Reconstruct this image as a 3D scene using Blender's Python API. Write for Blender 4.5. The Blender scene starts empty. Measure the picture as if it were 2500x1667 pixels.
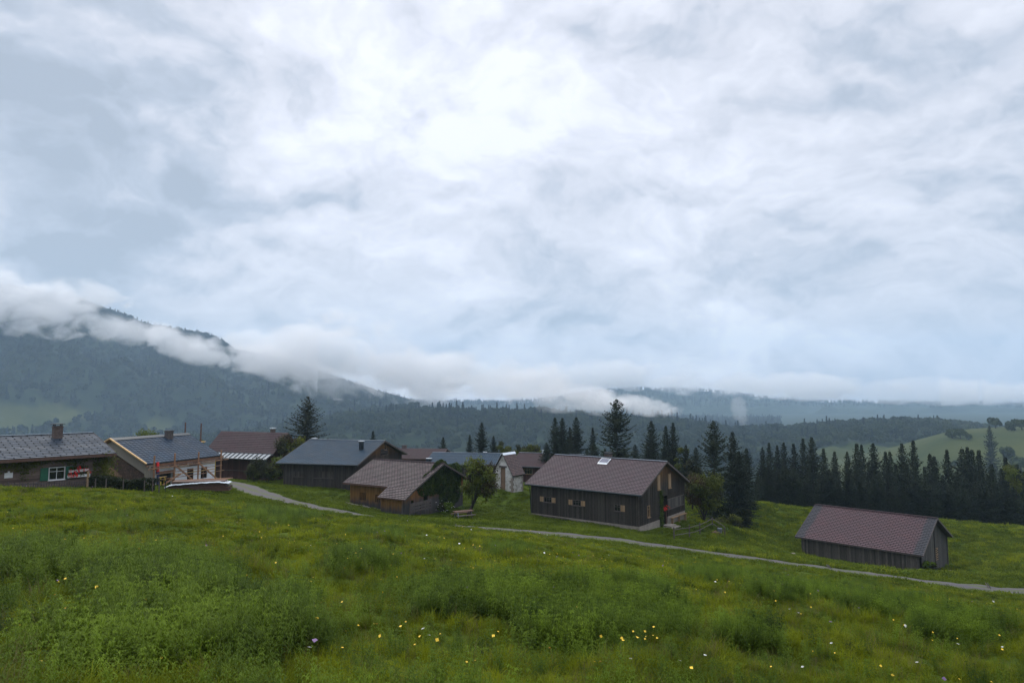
import bpy, math, random
import numpy as np
from mathutils import Vector, Matrix, noise as mnoise
R = math.radians
D = bpy.data
scene = bpy.context.scene
COL = scene.collection
rng = np.random.default_rng(7)
random.seed(7)

# ------------------------------------------------------------------ camera
F_PX, HORIZON = 1600.0, 965.0            # focal length and horizon row in a 2500x1667 frame
PITCH = math.atan((HORIZON - 833.5) / F_PX)
cam_data = D.cameras.new("camera")
cam_data.sensor_width = 36.0
cam_data.lens = 36.0 * F_PX / 2500.0
cam_data.clip_start = 0.2
cam_data.clip_end = 30000.0
cam = D.objects.new("camera", cam_data)
COL.objects.link(cam)
cam.location = (0, 0, 0)
cam.rotation_euler = (math.pi / 2 + PITCH, 0, 0)
scene.camera = cam

scene.view_settings.view_transform = 'Standard'
scene.view_settings.look = 'None'
scene.view_settings.gamma = 1.0
scene.view_settings.exposure = 0.0
scene.cycles.use_denoising = True
scene.cycles.volume_bounces = 5
scene.cycles.volume_step_rate = 1.0
scene.cycles.volume_max_steps = 96
scene.cycles.max_bounces = 8
scene.cycles.diffuse_bounces = 2
scene.cycles.transparent_max_bounces = 12

def ray(u, v):
    x = (u - 1250) / F_PX; y = (833.5 - v) / F_PX
    return Vector((x, math.cos(PITCH) - y * math.sin(PITCH), math.sin(PITCH) + y * math.cos(PITCH)))
def at(u, v, Y):
    """survey point: picture row/column and a distance ahead give a place in the world"""
    r = ray(u, v)
    return r * (Y / r.y)

# ------------------------------------------------------------------ node helpers
class NT:
    def __init__(s, tree):
        s.t = tree; s.n = tree.nodes; s.l = tree.links
    def add(s, typ, **kw):
        nd = s.n.new(typ)
        for k, v in kw.items():
            setattr(nd, k, v)
        return nd
    def put(s, sock, val):
        if isinstance(val, bpy.types.NodeSocket):
            s.l.new(val, sock)
        elif val is not None:
            if hasattr(sock.default_value, '__len__') and not hasattr(val, '__len__'):
                val = [val] * len(sock.default_value)
            elif hasattr(sock.default_value, '__len__') and len(sock.default_value) == 4 and len(val) == 3:
                val = (*val, 1.0)
            sock.default_value = val
    def m(s, op, a, b=None, c=None, clamp=False):
        nd = s.add('ShaderNodeMath', operation=op); nd.use_clamp = clamp
        for i, x in enumerate((a, b, c)):
            if x is not None: s.put(nd.inputs[i], x)
        return nd.outputs[0]
    def v(s, op, a, b=None, c=None):
        nd = s.add('ShaderNodeVectorMath', operation=op)
        for i, x in enumerate((a, b, c)):
            if x is not None:
                if op == 'SCALE' and i == 1: s.put(nd.inputs['Scale'], x)
                else: s.put(nd.inputs[i], x)
        return nd.outputs['Value'] if op in ('LENGTH', 'DISTANCE', 'DOT_PRODUCT') else nd.outputs[0]
    def mix(s, f, a, b, typ='MIX'):
        nd = s.add('ShaderNodeMix', data_type='RGBA', blend_type=typ)
        s.put(nd.inputs[0], f); s.put(nd.inputs[6], a); s.put(nd.inputs[7], b)
        return nd.outputs[2]
    def noise(s, vec, scale, detail=4, rough=.5, dist=0.0, out=0):
        nd = s.add('ShaderNodeTexNoise')
        s.put(nd.inputs['Vector'], vec); nd.inputs['Scale'].default_value = scale
        nd.inputs['Detail'].default_value = detail; nd.inputs['Roughness'].default_value = rough
        nd.inputs['Distortion'].default_value = dist
        return nd.outputs[out]
    def ramp(s, f, stops, interp='LINEAR'):
        nd = s.add('ShaderNodeValToRGB'); cr = nd.color_ramp; cr.interpolation = interp
        while len(cr.elements) < len(stops): cr.elements.new(.5)
        for e, (p, c) in zip(cr.elements, stops):
            e.position = p; e.color = (*c, 1) if len(c) == 3 else c
        s.put(nd.inputs[0], f)
        return nd.outputs[0]
    def mapr(s, x, a, b, c=0., d=1., smooth=False):
        nd = s.add('ShaderNodeMapRange'); nd.interpolation_type = 'SMOOTHSTEP' if smooth else 'LINEAR'
        s.put(nd.inputs[0], x)
        for i, k in enumerate((a, b, c, d)): s.put(nd.inputs[i + 1], k)
        return nd.outputs[0]
    def xyz(s, vec):
        nd = s.add('ShaderNodeSeparateXYZ'); s.put(nd.inputs[0], vec); return nd.outputs
    def comb(s, x, y, z):
        nd = s.add('ShaderNodeCombineXYZ')
        for i, k in enumerate((x, y, z)): s.put(nd.inputs[i], k)
        return nd.outputs[0]

# ------------------------------------------------------------------ sky (overcast) and sun
SUN_EL, SUN_AZ = R(50), R(-35)           # azimuth from +Y (ahead) towards -X
world = D.worlds.new("World"); scene.world = world; world.use_nodes = True
w = NT(world.node_tree); w.n.clear()
bgd = w.add('ShaderNodeBackground'); wout = w.add('ShaderNodeOutputWorld')
sky = w.add('ShaderNodeTexSky'); sky.sky_type = 'NISHITA'; sky.sun_disc = False
sky.sun_elevation = SUN_EL; sky.sun_rotation = SUN_AZ
dirv = w.add('ShaderNodeTexCoord').outputs['Generated']
dx, dy, dz = w.xyz(dirv)
den = w.m('ADD', w.m('MAXIMUM', dz, 0.0), 0.32)
cp = w.comb(w.m('DIVIDE', dx, den), w.m('DIVIDE', dy, den), w.m('MULTIPLY', dz, 1.2))
isd = w.v('MULTIPLY', dirv, (1, 1, 1.5))
n_warp = w.noise(isd, 2.6, 5, .55, 0, out=1)
n_fine = w.noise(dirv, 9.0, 4, .55, 0, out=1)
wd = w.v('ADD', dirv, w.v('ADD', w.v('SCALE', w.v('SUBTRACT', n_warp, (.5, .5, .5)), .24),
                          w.v('SCALE', w.v('SUBTRACT', n_fine, (.5, .5, .5)), .13)))
n1 = w.noise(isd, 2.1, 8, .54, .4)
n2 = w.noise(isd, 5.6, 8, .56, .3)
val = w.m('MULTIPLY_ADD', w.m('SUBTRACT', n1, .5), .85, .50)
val = w.m('MULTIPLY_ADD', w.m('SUBTRACT', n2, .5), .22, val)
sp = w.v('ADD', w.v('MULTIPLY', dirv, (1, 1, 1.6)), w.v('SCALE', n_warp, .35))
for sc_, up_, gain, amp_ in ((4.6, .045, 2.1, .42), (10.5, .018, .55, .10)):
    na = w.noise(sp, sc_, 7, .50, .1); nb_ = w.noise(w.v('ADD', sp, (0, 0, up_)), sc_, 7, .50, .1)
    val = w.m('MULTIPLY_ADD', w.m('SUBTRACT', na, nb_), gain, val)      # lit tops of the billows
    val = w.m('MULTIPLY_ADD', w.m('SUBTRACT', na, .5), amp_, val)
# broad cloud masses: direction (column,row), radius in degrees, strength, squash
CLOUDS = [
 (780, 230, 7.5, .30), (960, 90, 6, .26), (1130, 260, 8, .26), (1320, 130, 10, .26), (1450, 330, 10, .14), (1800, 160, 12, .12),
 (2050, 300, 10, .10), (1180, 470, 5, .20), (900, 480, 6, .06), (250, 90, 3.2, .22), (330, 200, 3.5, .24), (310, 480, 2.2, .22),
 (120, 120, 5, -.26), (420, 230, 5.5, -.30), (560, 330, 5, -.22), (90, 330, 7, -.26), (200, 520, 5, -.42), (60, 480, 5, -.2), (480, 450, 5, -.28),
 (680, 520, 4.2, -.34), (860, 470, 4, -.22), (340, 615, 4.5, -.26), (330, 30, 4, -.1), (30, 640, 4, -.22),
 (500, 650, 6, .14), (700, 620, 6, .16), (900, 620, 5, .10), (1050, 620, 6, .12), (1340, 680, 3.5, -.24), (1500, 560, 8, .05),
 (2450, 350, 6, -.22), (2200, 420, 5, .08), (1960, 770, 3.6, -.42), (2080, 690, 4, -.12), (1600, 800, 4.5, .22), (1750, 800, 4.5, .26),
 (1900, 850, 4, .18), (1380, 800, 3.5, -.22), (1180, 820, 4.5, .20), (820, 800, 5, .1), (600, 770, 5, -.18), (760, 790, 3, -.12), (2250, 720, 5, -.08),
 (2400, 830, 6, -.04), (2150, 850, 4, .10), (1000, 880, 7, .26), (1480, 880, 7, .24), (2000, 900, 7, .20), (500, 850, 7, .08), (2450, 890, 6, .16), (750, 860, 5, .12), (750, 950, 6, .15), (300, 700, 6, -.16), (1750, 610, 7, -.02), (2380, 60, 5, .06), (2230, 40, 4, -.22), (1000, 8, 3, -.2),
]
for (cu, cv, rad, amp) in CLOUDS:
    d0 = ray(cu, cv).normalized()
    dist = w.v('DISTANCE', wd, tuple(d0))
    s_ = R(rad)
    e = w.m('EXPONENT', w.m('MULTIPLY', w.m('MULTIPLY', dist, dist), -1.0 / (s_ * s_)))
    val = w.m('MULTIPLY_ADD', e, amp * (.66 if amp < 0 else .55), val)
# one heap cloud with a crisp upper edge
for (cu, cv, rad, amp) in [(1700, 850, 5.2, .16), (1850, 850, 3.6, .10), (2090, 420, 3.6, .05), (1290, 850, 4, .10)]:
    d0 = ray(cu, cv).normalized()
    dist = w.v('DISTANCE', wd, tuple(d0))
    e = w.mapr(dist, R(rad) * 1.12, R(rad) * .82, 0, 1, True)
    val = w.m('MULTIPLY_ADD', e, amp, val)
cloud_col = w.ramp(val, [(0.0, (.33, .375, .44)), (.22, (.41, .455, .53)), (.5, (.58, .60, .665)), (.75, (.69, .705, .77)), (1.0, (.80, .815, .87))])
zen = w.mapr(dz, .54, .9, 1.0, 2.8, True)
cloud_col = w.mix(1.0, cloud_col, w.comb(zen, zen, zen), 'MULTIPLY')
skyc = w.mix(1.0, sky.outputs[0], (.10, .10, .10, 1), 'MULTIPLY')
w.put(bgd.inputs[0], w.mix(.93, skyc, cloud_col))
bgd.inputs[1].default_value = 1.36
w.l.new(bgd.outputs[0], wout.inputs[0])
world.cycles.sampling_method = 'MANUAL'; world.cycles.sample_map_resolution = 512

sun_d = D.lights.new("sun", 'SUN'); sun_d.energy = 1.5; sun_d.angle = R(35); sun_d.color = (1, .91, .78)
sun = D.objects.new("sun", sun_d); COL.objects.link(sun)
sv = Vector((math.sin(SUN_AZ) * math.cos(SUN_EL), math.cos(SUN_AZ) * math.cos(SUN_EL), math.sin(SUN_EL)))
sun.rotation_euler = (-sv).to_track_quat('-Z', 'Y').to_euler()

# ------------------------------------------------------------------ object helpers
def tag(o, label=None, cat=None, group=None, kind=None):
    if label: o['label'] = label
    if cat: o['category'] = cat
    if group: o['group'] = group
    if kind: o['kind'] = kind
    return o
def empty(name, loc, rz=0.0, label=None, cat=None, group=None):
    o = D.objects.new(name, None); COL.objects.link(o)
    o.empty_display_size = .2
    o.location = loc; o.rotation_euler = (0, 0, rz)
    return tag(o, label, cat, group)
class MB:
    """collects shapes, links them as ONE mesh object"""
    def __init__(s):
        s.v = []; s.f = []; s.uv = []
    def face(s, pts, uv=None):
        i = len(s.v); s.v += [tuple(p) for p in pts]
        s.f.append(tuple(range(i, i + len(pts)))); s.uv.append(uv or [(0, 0)] * len(pts))
    def box(s, c, d, M=None):
        """centre, size; optional matrix applied"""
        x, y, z = (k / 2 for k in d); cx, cy, cz = c
        P = [Vector((cx + i * x, cy + j * y, cz + k * z)) for i in (-1, 1) for j in (-1, 1) for k in (-1, 1)]
        if M is not None: P = [M @ p for p in P]
        for q, a, b in (((0, 1, 3, 2), 1, 2), ((4, 6, 7, 5), 1, 2), ((0, 4, 5, 1), 0, 2), ((2, 3, 7, 6), 0, 2), ((0, 2, 6, 4), 0, 1), ((1, 5, 7, 3), 0, 1)):
            s.face([P[k] for k in q], [((P[k])[a], (P[k])[b]) for k in q])
    def beam(s, a, b, w_, h_=None, up=(0, 0, 1)):
        a = Vector(a); b = Vector(b); h_ = h_ or w_
        dv = b - a; L = dv.length; x = dv.normalized(); u = Vector(up)
        if abs(x.dot(u)) > .98: u = Vector((1, 0, 0))
        y = u.cross(x).normalized(); z = x.cross(y)
        M = Matrix((x, y, z)).transposed().to_4x4(); M.translation = (a + b) / 2
        s.box((0, 0, 0), (L, w_, h_), M)
    def tube(s, pts, rad, n=8, cap=True):
        pts = [Vector(p) for p in pts]; rings = []
        for i, p in enumerate(pts):
            t = (pts[min(i + 1, len(pts) - 1)] - pts[max(i - 1, 0)]).normalized()
            a = t.orthogonal().normalized() if abs(t.z) < .99 else Vector((1, 0, 0)); a = (a - t * a.dot(t)).normalized()
            b = t.cross(a); r = rad[i] if hasattr(rad, '__len__') else rad
            k0 = len(s.v); s.v += [tuple(p + (a * math.cos(k * 2 * math.pi / n) + b * math.sin(k * 2 * math.pi / n)) * r) for k in range(n)]
            rings.append(k0)
        for i in range(len(rings) - 1):
            for k in range(n):
                s.f.append((rings[i] + k, rings[i] + (k + 1) % n, rings[i + 1] + (k + 1) % n, rings[i + 1] + k)); s.uv.append([(0, 0)] * 4)
        if cap:
            s.f.append(tuple(rings[0] + k for k in reversed(range(n)))); s.uv.append([(0, 0)] * n)
            s.f.append(tuple(rings[-1] + k for k in range(n))); s.uv.append([(0, 0)] * n)
    def mesh(s, name, mat=None, smooth=False):
        me = D.meshes.new(name); me.from_pydata(s.v, [], s.f)
        ul = me.uv_layers.new(name='UVMap')
        flat = [c for fu in s.uv for p in fu for c in p]
        ul.data.foreach_set('uv', flat)
        if mat: me.materials.append(mat)
        if smooth: me.polygons.foreach_set('use_smooth', [True] * len(me.polygons))
        me.update(); return me
    def build(s, name, mat, parent=None, smooth=False, loc=None):
        o = D.objects.new(name, s.mesh(name, mat, smooth)); COL.objects.link(o)
        if parent is not None: o.parent = parent
        if loc is not None: o.location = loc
        return o
def copy_tree(o, parent=None):
    c = o.copy(); COL.objects.link(c)
    if parent is not None: c.parent = parent
    for ch in o.children: copy_tree(ch, c)
    return c
def np_mesh(name, V, Fc, mat=None, smooth=False, uv=None):
    V = np.asarray(V, np.float32); Fc = np.asarray(Fc, np.int32); k = Fc.shape[1]
    me = D.meshes.new(name)
    me.vertices.add(len(V)); me.vertices.foreach_set('co', V.ravel())
    me.loops.add(Fc.size); me.loops.foreach_set('vertex_index', Fc.ravel())
    me.polygons.add(len(Fc)); me.polygons.foreach_set('loop_start', np.arange(0, Fc.size, k, dtype=np.int32))
    if smooth: me.polygons.foreach_set('use_smooth', np.ones(len(Fc), bool))
    me.update(calc_edges=True)
    if mat: me.materials.append(mat)
    return me
def link(name, me, parent=None, loc=None):
    o = D.objects.new(name, me); COL.objects.link(o)
    if parent is not None: o.parent = parent
    if loc is not None: o.location = loc
    return o

def mat_new(name):
    m = D.materials.new(name); m.use_nodes = True
    nt = NT(m.node_tree); nt.n.clear()
    out = nt.add('ShaderNodeOutputMaterial'); b = nt.add('ShaderNodeBsdfPrincipled')
    nt.l.new(b.outputs[0], out.inputs[0]); nt.bsdf = b; nt.out = out
    return m, nt
def mat_plain(name, col, rough=.7, var=.25, scale=4.0, metal=0.0, spec=.5, coord='Object'):
    m, nt = mat_new(name)
    co = nt.add('ShaderNodeTexCoord').outputs[coord]
    n = nt.noise(co, scale, 5, .6)
    c = nt.mix(nt.mapr(n, .3, .7, 0, 1), tuple(k * (1 - var) for k in col), tuple(min(1, k * (1 + var)) for k in col))
    nt.put(nt.bsdf.inputs['Base Color'], c)
    nt.bsdf.inputs['Roughness'].default_value = rough; nt.bsdf.inputs['Metallic'].default_value = metal
    nt.bsdf.inputs['Specular IOR Level'].default_value = spec
    return m

# ------------------------------------------------------------------ terrain
CTRL = [  # column, row, distance: surveyed ground points of the near hillside and the village terrace
 (0,1667,6.0),(600,1667,6.6),(1250,1667,8),(1900,1667,10),(2500,1667,12),
 (0,1500,9.5),(600,1500,10.5),(1250,1500,13),(1900,1500,17),(2500,1500,22),
 (0,1380,15),(600,1380,17),(1250,1380,22),(1560,1380,33),(1900,1440,27),
 (0,1290,22),(600,1290,28),(1250,1310,40),(0,1250,27),(600,1262,35),(200,1203,41),(0,1190,37),(600,1242,45),(900,1276,48),(1200,1298,50),
 (1240,1296,56),(1400,1309,57),(1560,1327,56),(1750,1352,55),(1957,1379,54),(2129,1405,53),(2282,1424,51),(2500,1449,48),
 (2500,1500,34),(2300,1500,32),
 (813,1247,60),(720,1228,62),(660,1210,66),(600,1190,73),(550,1176,80),
 (1820,1226,108),(1950,1238,108),(2100,1253,106),(2300,1271,105),(2500,1287,105),(1800,1292,90),(1900,1300,92),(2400,1345,84),(2500,1360,80),(1700,1290,85),
 (1645,1312,68),(1760,1268,80),(1850,1330,76),(2400,1400,62),
 (1240,1195,92),(1200,1230,80),(1165,1262,70),(1300,1230,84),(1240,1186,100),
 (700,1200,76),(850,1215,76),(440,1192,60),(340,1200,57),
]
GP = [tuple(at(*c)) for c in CTRL]
PAR = dict(
 B=[11.238,77.585,-0.641,14.692,12.956,-10.138,-7.257,13.446,12.174,-13.658,-13.867,-14.351],
 D=[41.724,77.133,-0.784,12.852,12.986,-16.202,-13.302,11.617,12.322,-18.1,-18.213,-19.731],
 F=[-12.086,77.021,-0.526,10.367,10.219,-9.822,-7.593,8.985,9.2,-12.384,-12.789,-13.033],
 C=[-22.184,88.813,-0.236,11.126,15.458,-8.347,-5.967,9.72,14.049,-11.206,-11.41,-11.3],
 E=[-37.102,68.023,1.257,9.662,9.243,-6.387,-4.144,8.488,8.405,-8.542,-9.084,-8.8],
 A=[-39.955,51.975,0.853,12.292,11.711,-4.584,-3.173,10.878,10.049,-6.9,-7.088,-6.9],
 G=[-8.054,118.192,-0.188,12.703,10.194,-11.768,-10.188,11.503,8.594,-14.6,-14.6,-14.8],
 J=[-17.834,131.012,-0.165,10.352,10.462,-11.98,-10.458,9.152,8.862,-14.8,-14.8,-15.0],
 P=[0,0,1.0,2.95,3.3,0,0,2.6,2.9,-11.7,-11.5,-11.9],
 K=[7.501,120.099,-0.368,13.2,9.581,-12.479,-10.49,11.358,7.739,-15.361,-15.4,-15.8],
 H=[-37.524,96.122,-0.361,12.271,8.46,-8.682,-5.289,10.971,5.494,-11.908,-11.816,-11.9])
def corner(p, sx, sy, wall=True):
    cx, cy, th, Lr, Wr, ze, zr, Lw, Ww = p[:9]; L, W = (Lw, Ww) if wall else (Lr, Wr)
    return (cx + math.cos(th) * sx * L / 2 - math.sin(th) * sy * W / 2, cy + math.sin(th) * sx * L / 2 + math.cos(th) * sy * W / 2)
_e = at(1252, 1162, 84)   # the stone hut: its near left eave corner
PAR['P'][5] = _e.z; PAR['P'][6] = at(1229, 1105.5, 84.8).z
_c = corner([0, 0] + PAR['P'][2:], -1, -1, False); PAR['P'][0] = _e.x - _c[0]; PAR['P'][1] = _e.y - _c[1]
for k, p in PAR.items():
    if k in 'BDFCHEAGJKP':
        zL, zN, zR = p[9:12]
        if k == 'P': zL, zN, zR = -11.85, -11.9, -12.0
        for (sx, sy, z) in ((-1, -1, zL), (1, -1, zN), (1, 1, zR)):
            c = corner(p, sx, sy); GP.append((c[0], c[1], z))
# falling away behind the village
for (x, y, z) in [(-95, 60, -6), (-90, 100, -11), (-70, 130, -16), (-40, 150, -19), (0, 150, -20), (30, 130, -19.5), (15, 100, -15.6), (60, 135, -27), (100, 135, -31),
                  (110, 90, -26), (110, 50, -19), (100, 20, -13), (70, 20, -9.5), (50, 10, -6), (-60, 20, -1), (-60, 40, -4), (-20, 3, -.4), (0, 0, -1.75), (12, 0, -3.3), (-3, -5, -1.2), (20, -20, -3), (-30, -20, 1), (60, -30, -7), (-60, -30, 3),
                  (-100, 0, 2), (120, -10, -14), (-120, 140, -16), (140, 140, -36)]:
    GP.append((x, y, z))
GP = np.array(GP, float)
def _phi(r): return np.sqrt(r * r + 9.0)
def _fit():
    X = GP[:, :2]; n = len(X)
    A = _phi(np.linalg.norm(X[:, None] - X[None], axis=2)) - np.eye(n) * 1.2
    Pm = np.c_[np.ones(n), X]
    M = np.block([[A, Pm], [Pm.T, np.zeros((3, 3))]])
    return np.linalg.solve(M, np.r_[GP[:, 2], 0, 0, 0])
_w = _fit()
# distant ridges: (column, row) skyline, distance, half depth
def prof(pts, k=0):
    pts = sorted(pts); us = [(p[0] - 1250) / F_PX for p in pts]; es = [(HORIZON - p[1]) / F_PX for p in pts]
    return us, es
RIDGES = [
 # meadow hill at right
 (prof([(1500,1170),(1900,1160),(2100,1125),(2230,1078),(2320,1052),(2400,1046),(2500,1040),(2800,1030),(3400,1050)]), 620, 330),
 # wooded ridge across the picture
 (prof([(-1500,1120),(0,1100),(600,1060),(850,1010),(1000,1003),(1060,995),(1140,998),(1200,1002),(1330,1000),(1420,1012),(1500,1018),(1620,1022),(1700,1033),(1790,1048),(1830,1050),(1900,1042),(2000,1031),(2100,1023),(2180,1019),(2280,1022),(2350,1030),(2450,1042),(2700,1050),(3800,1060)]), 1050, 420),
 # high mountain at left
 (prof([(-3000,690),(-900,690),(-300,695),(0,705),(70,718),(180,735),(270,768),(360,796),(420,806),(500,820),(540,838),(570,858),(640,868),(700,880),(760,900),(860,935),(1000,975),(1200,1020),(1500,1060),(3500,1080)]), 2300, 1300),
 # far blue ridge
 (prof([(-3000,960),(900,985),(1250,985),(1330,978),(1400,966),(1480,955),(1560,951),(1640,952),(1720,955),(1800,962),(1880,972),(1960,980),(2100,984),(2500,990),(3800,990)]), 3700, 1000),
]
def fbm(x, y, sc, seed=0.0, oct_=4):
    """cheap value built from rotated sines, vectorised"""
    t = np.zeros_like(x); a = 1.0; f = 1.0 / sc; an = .7 + seed
    for i in range(oct_):
        c, s = math.cos(an), math.sin(an)
        u = (x * c + y * s) * f; v = (-x * s + y * c) * f
        t += a * np.sin(u * 6.28 + 1.7 * np.sin(v * 4.1 + seed) + i) * np.sin(v * 5.3 + 1.3 * np.sin(u * 3.3 + seed * 2))
        a *= .5; f *= 2.03; an += 1.1
    return t
def sstep(a, b, x):
    t = np.clip((x - a) / (b - a), 0, 1); return t * t * (3 - 2 * t)
def H(x, y):
    x = np.asarray(x, float); y = np.asarray(y, float); sh = x.shape
    x = x.ravel(); y = y.ravel()
    r = np.hypot(x, y)
    h = np.empty_like(x)
    near = np.zeros_like(x)
    sel = r < 420
    if sel.any():
        xs, ys = x[sel], y[sel]
        out = np.empty_like(xs)
        for i in range(0, len(xs), 20000):
            a = xs[i:i + 20000]; b = ys[i:i + 20000]
            d = np.hypot(a[:, None] - GP[None, :, 0], b[:, None] - GP[None, :, 1])
            out[i:i + 20000] = _phi(d) @ _w[:-3] + _w[-3] + _w[-2] * a + _w[-1] * b
        # small unevenness of the meadow, calm inside the village
        am = .10 * sstep(6, 12, ys) * (1 - sstep(46, 54, ys)) + .05
        out = out + am * fbm(xs, ys, 9.0, 1.0, 3) + .03 * fbm(xs, ys, 2.3, 2.0, 2)
        near[sel] = out
    th = np.where(y > 1, x / np.maximum(y, 1), np.sign(x) * 9)
    th = np.clip(th, -1.9, 1.9)
    far = -62 - 50 * sstep(180, 500, r) + 6 * fbm(x, y, 400, .3, 3)
    for i, ((us, es), Dk, wk) in enumerate(RIDGES):
        e = np.interp(th, us, es)
        Dd = Dk * (1 + .07 * np.sin(th * 5 + i * 2))
        # smooth max over the ridge bump; distances are along y like the survey
        yy = np.where(y > 1, y, 1.0)
        yr = r / np.sqrt(1 + th * th)
        t = np.clip((yr - Dd) / wk, -1.0, 1.0)
        bump = np.where(t < 0, np.cos(t * math.pi / 2) ** 1.1, np.cos(t * math.pi / 2) * .6 + .4)
        base = -112.0
        top = e * Dd - (0, 12, 16, 0)[i]
        hr = base + (top - base) * np.clip(bump, 0, 1)
        gul = fbm(x, y, wk * .45, 3.0 + i, 4) * wk * .035 * np.clip(-t * 1.3 - .12, 0, 1) * np.clip((1 + t) * 4, 0, 1)
        hr = np.where(t > -1, hr + gul * (0.12 if i == 0 else 1), base)
        hr = np.where(y > 0, hr, base)
        far = np.maximum(far, hr)
    k = sstep(125, 330, r)
    h = near * (1 - k) + far * k
    h = np.where(y < -10, near * (1 - sstep(60, 300, r)) + (-20) * sstep(60, 300, r), h)
    return h.reshape(sh)
def h1(x, y): return float(H(np.array([x]), np.array([y]))[0])
def ground(u, v, lo=3.0, hi=140.0):
    """first ground point seen at a picture position"""
    ys = np.geomspace(lo, hi, 500); r_ = ray(u, v)
    xs = r_.x / r_.y * ys; zs = r_.z / r_.y * ys
    d = zs - H(xs, ys); i = np.argmax(d < 0)
    if d[i] >= 0: i = len(ys) - 1
    if i > 0:
        t = d[i - 1] / (d[i - 1] - d[i]) if d[i - 1] != d[i] else 0
        y = ys[i - 1] + (ys[i] - ys[i - 1]) * t
    else: y = ys[0]
    x = r_.x / r_.y * y
    return Vector((x, y, h1(x, y)))

# materials of the ground
def ground_material():
    m, nt = mat_new('meadow_ground')
    geo = nt.add('ShaderNodeNewGeometry'); pos = geo.outputs['Position']
    px, py, pz = nt.xyz(pos)
    n = nt.noise(pos, .35, 6, .6); nf = nt.noise(pos, 3.0, 5, .65); nb = nt.noise(pos, .05, 3, .5)
    near = nt.ramp(nt.m('MULTIPLY_ADD', nf, .5, nt.m('MULTIPLY', n, .5)), [(.3, (.022, .034, .003)), (.5, (.048, .074, .006)), (.68, (.075, .105, .010))])
    straw = nt.mix(nt.mapr(nt.noise(pos, .8, 5, .7), .56, .68), near, (.07, .065, .02))
    near = nt.mix(.5, near, straw)
    # far: woods dark, pastures light
    dist = nt.v('LENGTH', pos)
    pas = nt.add('ShaderNodeVertexColor'); pas.layer_name = 'pasture'
    far = nt.mix(pas.outputs[0], nt.ramp(nt.noise(pos, .03, 4, .6), [(.3, (.012, .022, .010)), (.7, (.028, .042, .016))]),
                 nt.ramp(nt.noise(pos, .012, 4, .6), [(.35, (.030, .044, .012)), (.7, (.062, .070, .020))]))
    c = nt.mix(nt.mapr(dist, 130, 240), near, far)
    nt.put(nt.bsdf.inputs['Base Color'], c)
    nt.bsdf.inputs['Roughness'].default_value = .95; nt.bsdf.inputs['Specular IOR Level'].default_value = .1
    b = nt.add('ShaderNodeBump'); b.inputs['Strength'].default_value = .5; b.inputs['Distance'].default_value = .1
    nt.put(b.inputs['Height'], nf); nt.l.new(b.outputs[0], nt.bsdf.inputs['Normal'])
    return m
# pastures on the far slopes (column,row,rx,ry in the survey, distance range)
PAST = [(95,1010,150,26,700,2600),(30,1030,90,30,700,2600),(205,1008,30,18,700,2600),(395,1040,45,18,700,2600),(1055,1007,24,5,500,1400),(1000,998,18,5,500,1400),(2020,1180,900,120,150,520)]
def pasture(x, y, z):
    u = 1250 + F_PX * x / np.maximum(y, 1); v = HORIZON - F_PX * z / np.maximum(y, 1)
    p = np.zeros_like(x)
    wob = fbm(x, y, 160, .9, 3) * .35
    for (cu, cv, ru, rv, d0, d1) in PAST:
        q = ((u - cu) / ru) ** 2 + ((v - cv) / rv) ** 2 + wob
        p = np.maximum(p, np.where((y > d0) & (y < d1), 1 - sstep(.8, 1.15, q), 0))
    # the right hill is open meadow with trees
    th = x / np.maximum(y, 1)
    open_ = sstep(.42, .50, th + .02 * fbm(x, y, 90, 1.9, 3)) * (y > 150) * (y < 800)
    p = np.maximum(p, open_)
    return p
def build_terrain():
    az = np.r_[np.linspace(-R(100), -R(46), 60, endpoint=False), np.linspace(-R(46), R(46), 460, endpoint=False), np.linspace(R(46), R(100), 61)]
    rr = np.r_[np.geomspace(.6, 5000, 700)]
    A, RR = np.meshgrid(az, rr)
    X = RR * np.sin(A); Y = RR * np.cos(A)
    Z = H(X, Y)
    n, k = X.shape
    V = np.c_[X.ravel(), Y.ravel(), Z.ravel()]
    i = np.arange(n - 1)[:, None] * k + np.arange(k - 1)[None]
    i = i.ravel()
    Fc = np.c_[i, i + 1, i + k + 1, i + k]
    me = np_mesh('ground', V, Fc, ground_material(), smooth=True)
    ca = me.color_attributes.new('pasture', 'FLOAT_COLOR', 'POINT')
    pv = pasture(V[:, 0], V[:, 1], V[:, 2])
    ca.data.foreach_set('color', np.repeat(pv[:, None], 4, 1).astype(np.float32).ravel())
    o = link('ground', me); tag(o, kind='structure'); return o
build_terrain()

# ------------------------------------------------------------------ air: haze box and low clouds
def build_haze():
    mb = MB(); mb.box((0, 1950, 110), (12000, 6300, 640))
    m = D.materials.new('haze'); m.use_nodes = True; nt = NT(m.node_tree); nt.n.clear()
    out = nt.add('ShaderNodeOutputMaterial'); v = nt.add('ShaderNodeVolumePrincipled')
    v.inputs['Color'].default_value = (.56, .78, 1.0, 1); v.inputs['Density'].default_value = 0.00018
    v.inputs['Anisotropy'].default_value = 0.1
    nt.l.new(v.outputs[0], out.inputs['Volume'])
    o = mb.build('haze', m); tag(o, kind='stuff', label='pale blue mountain air over the whole valley'); 
    return o
HAZE_ON = True
if HAZE_ON: build_haze()

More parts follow.
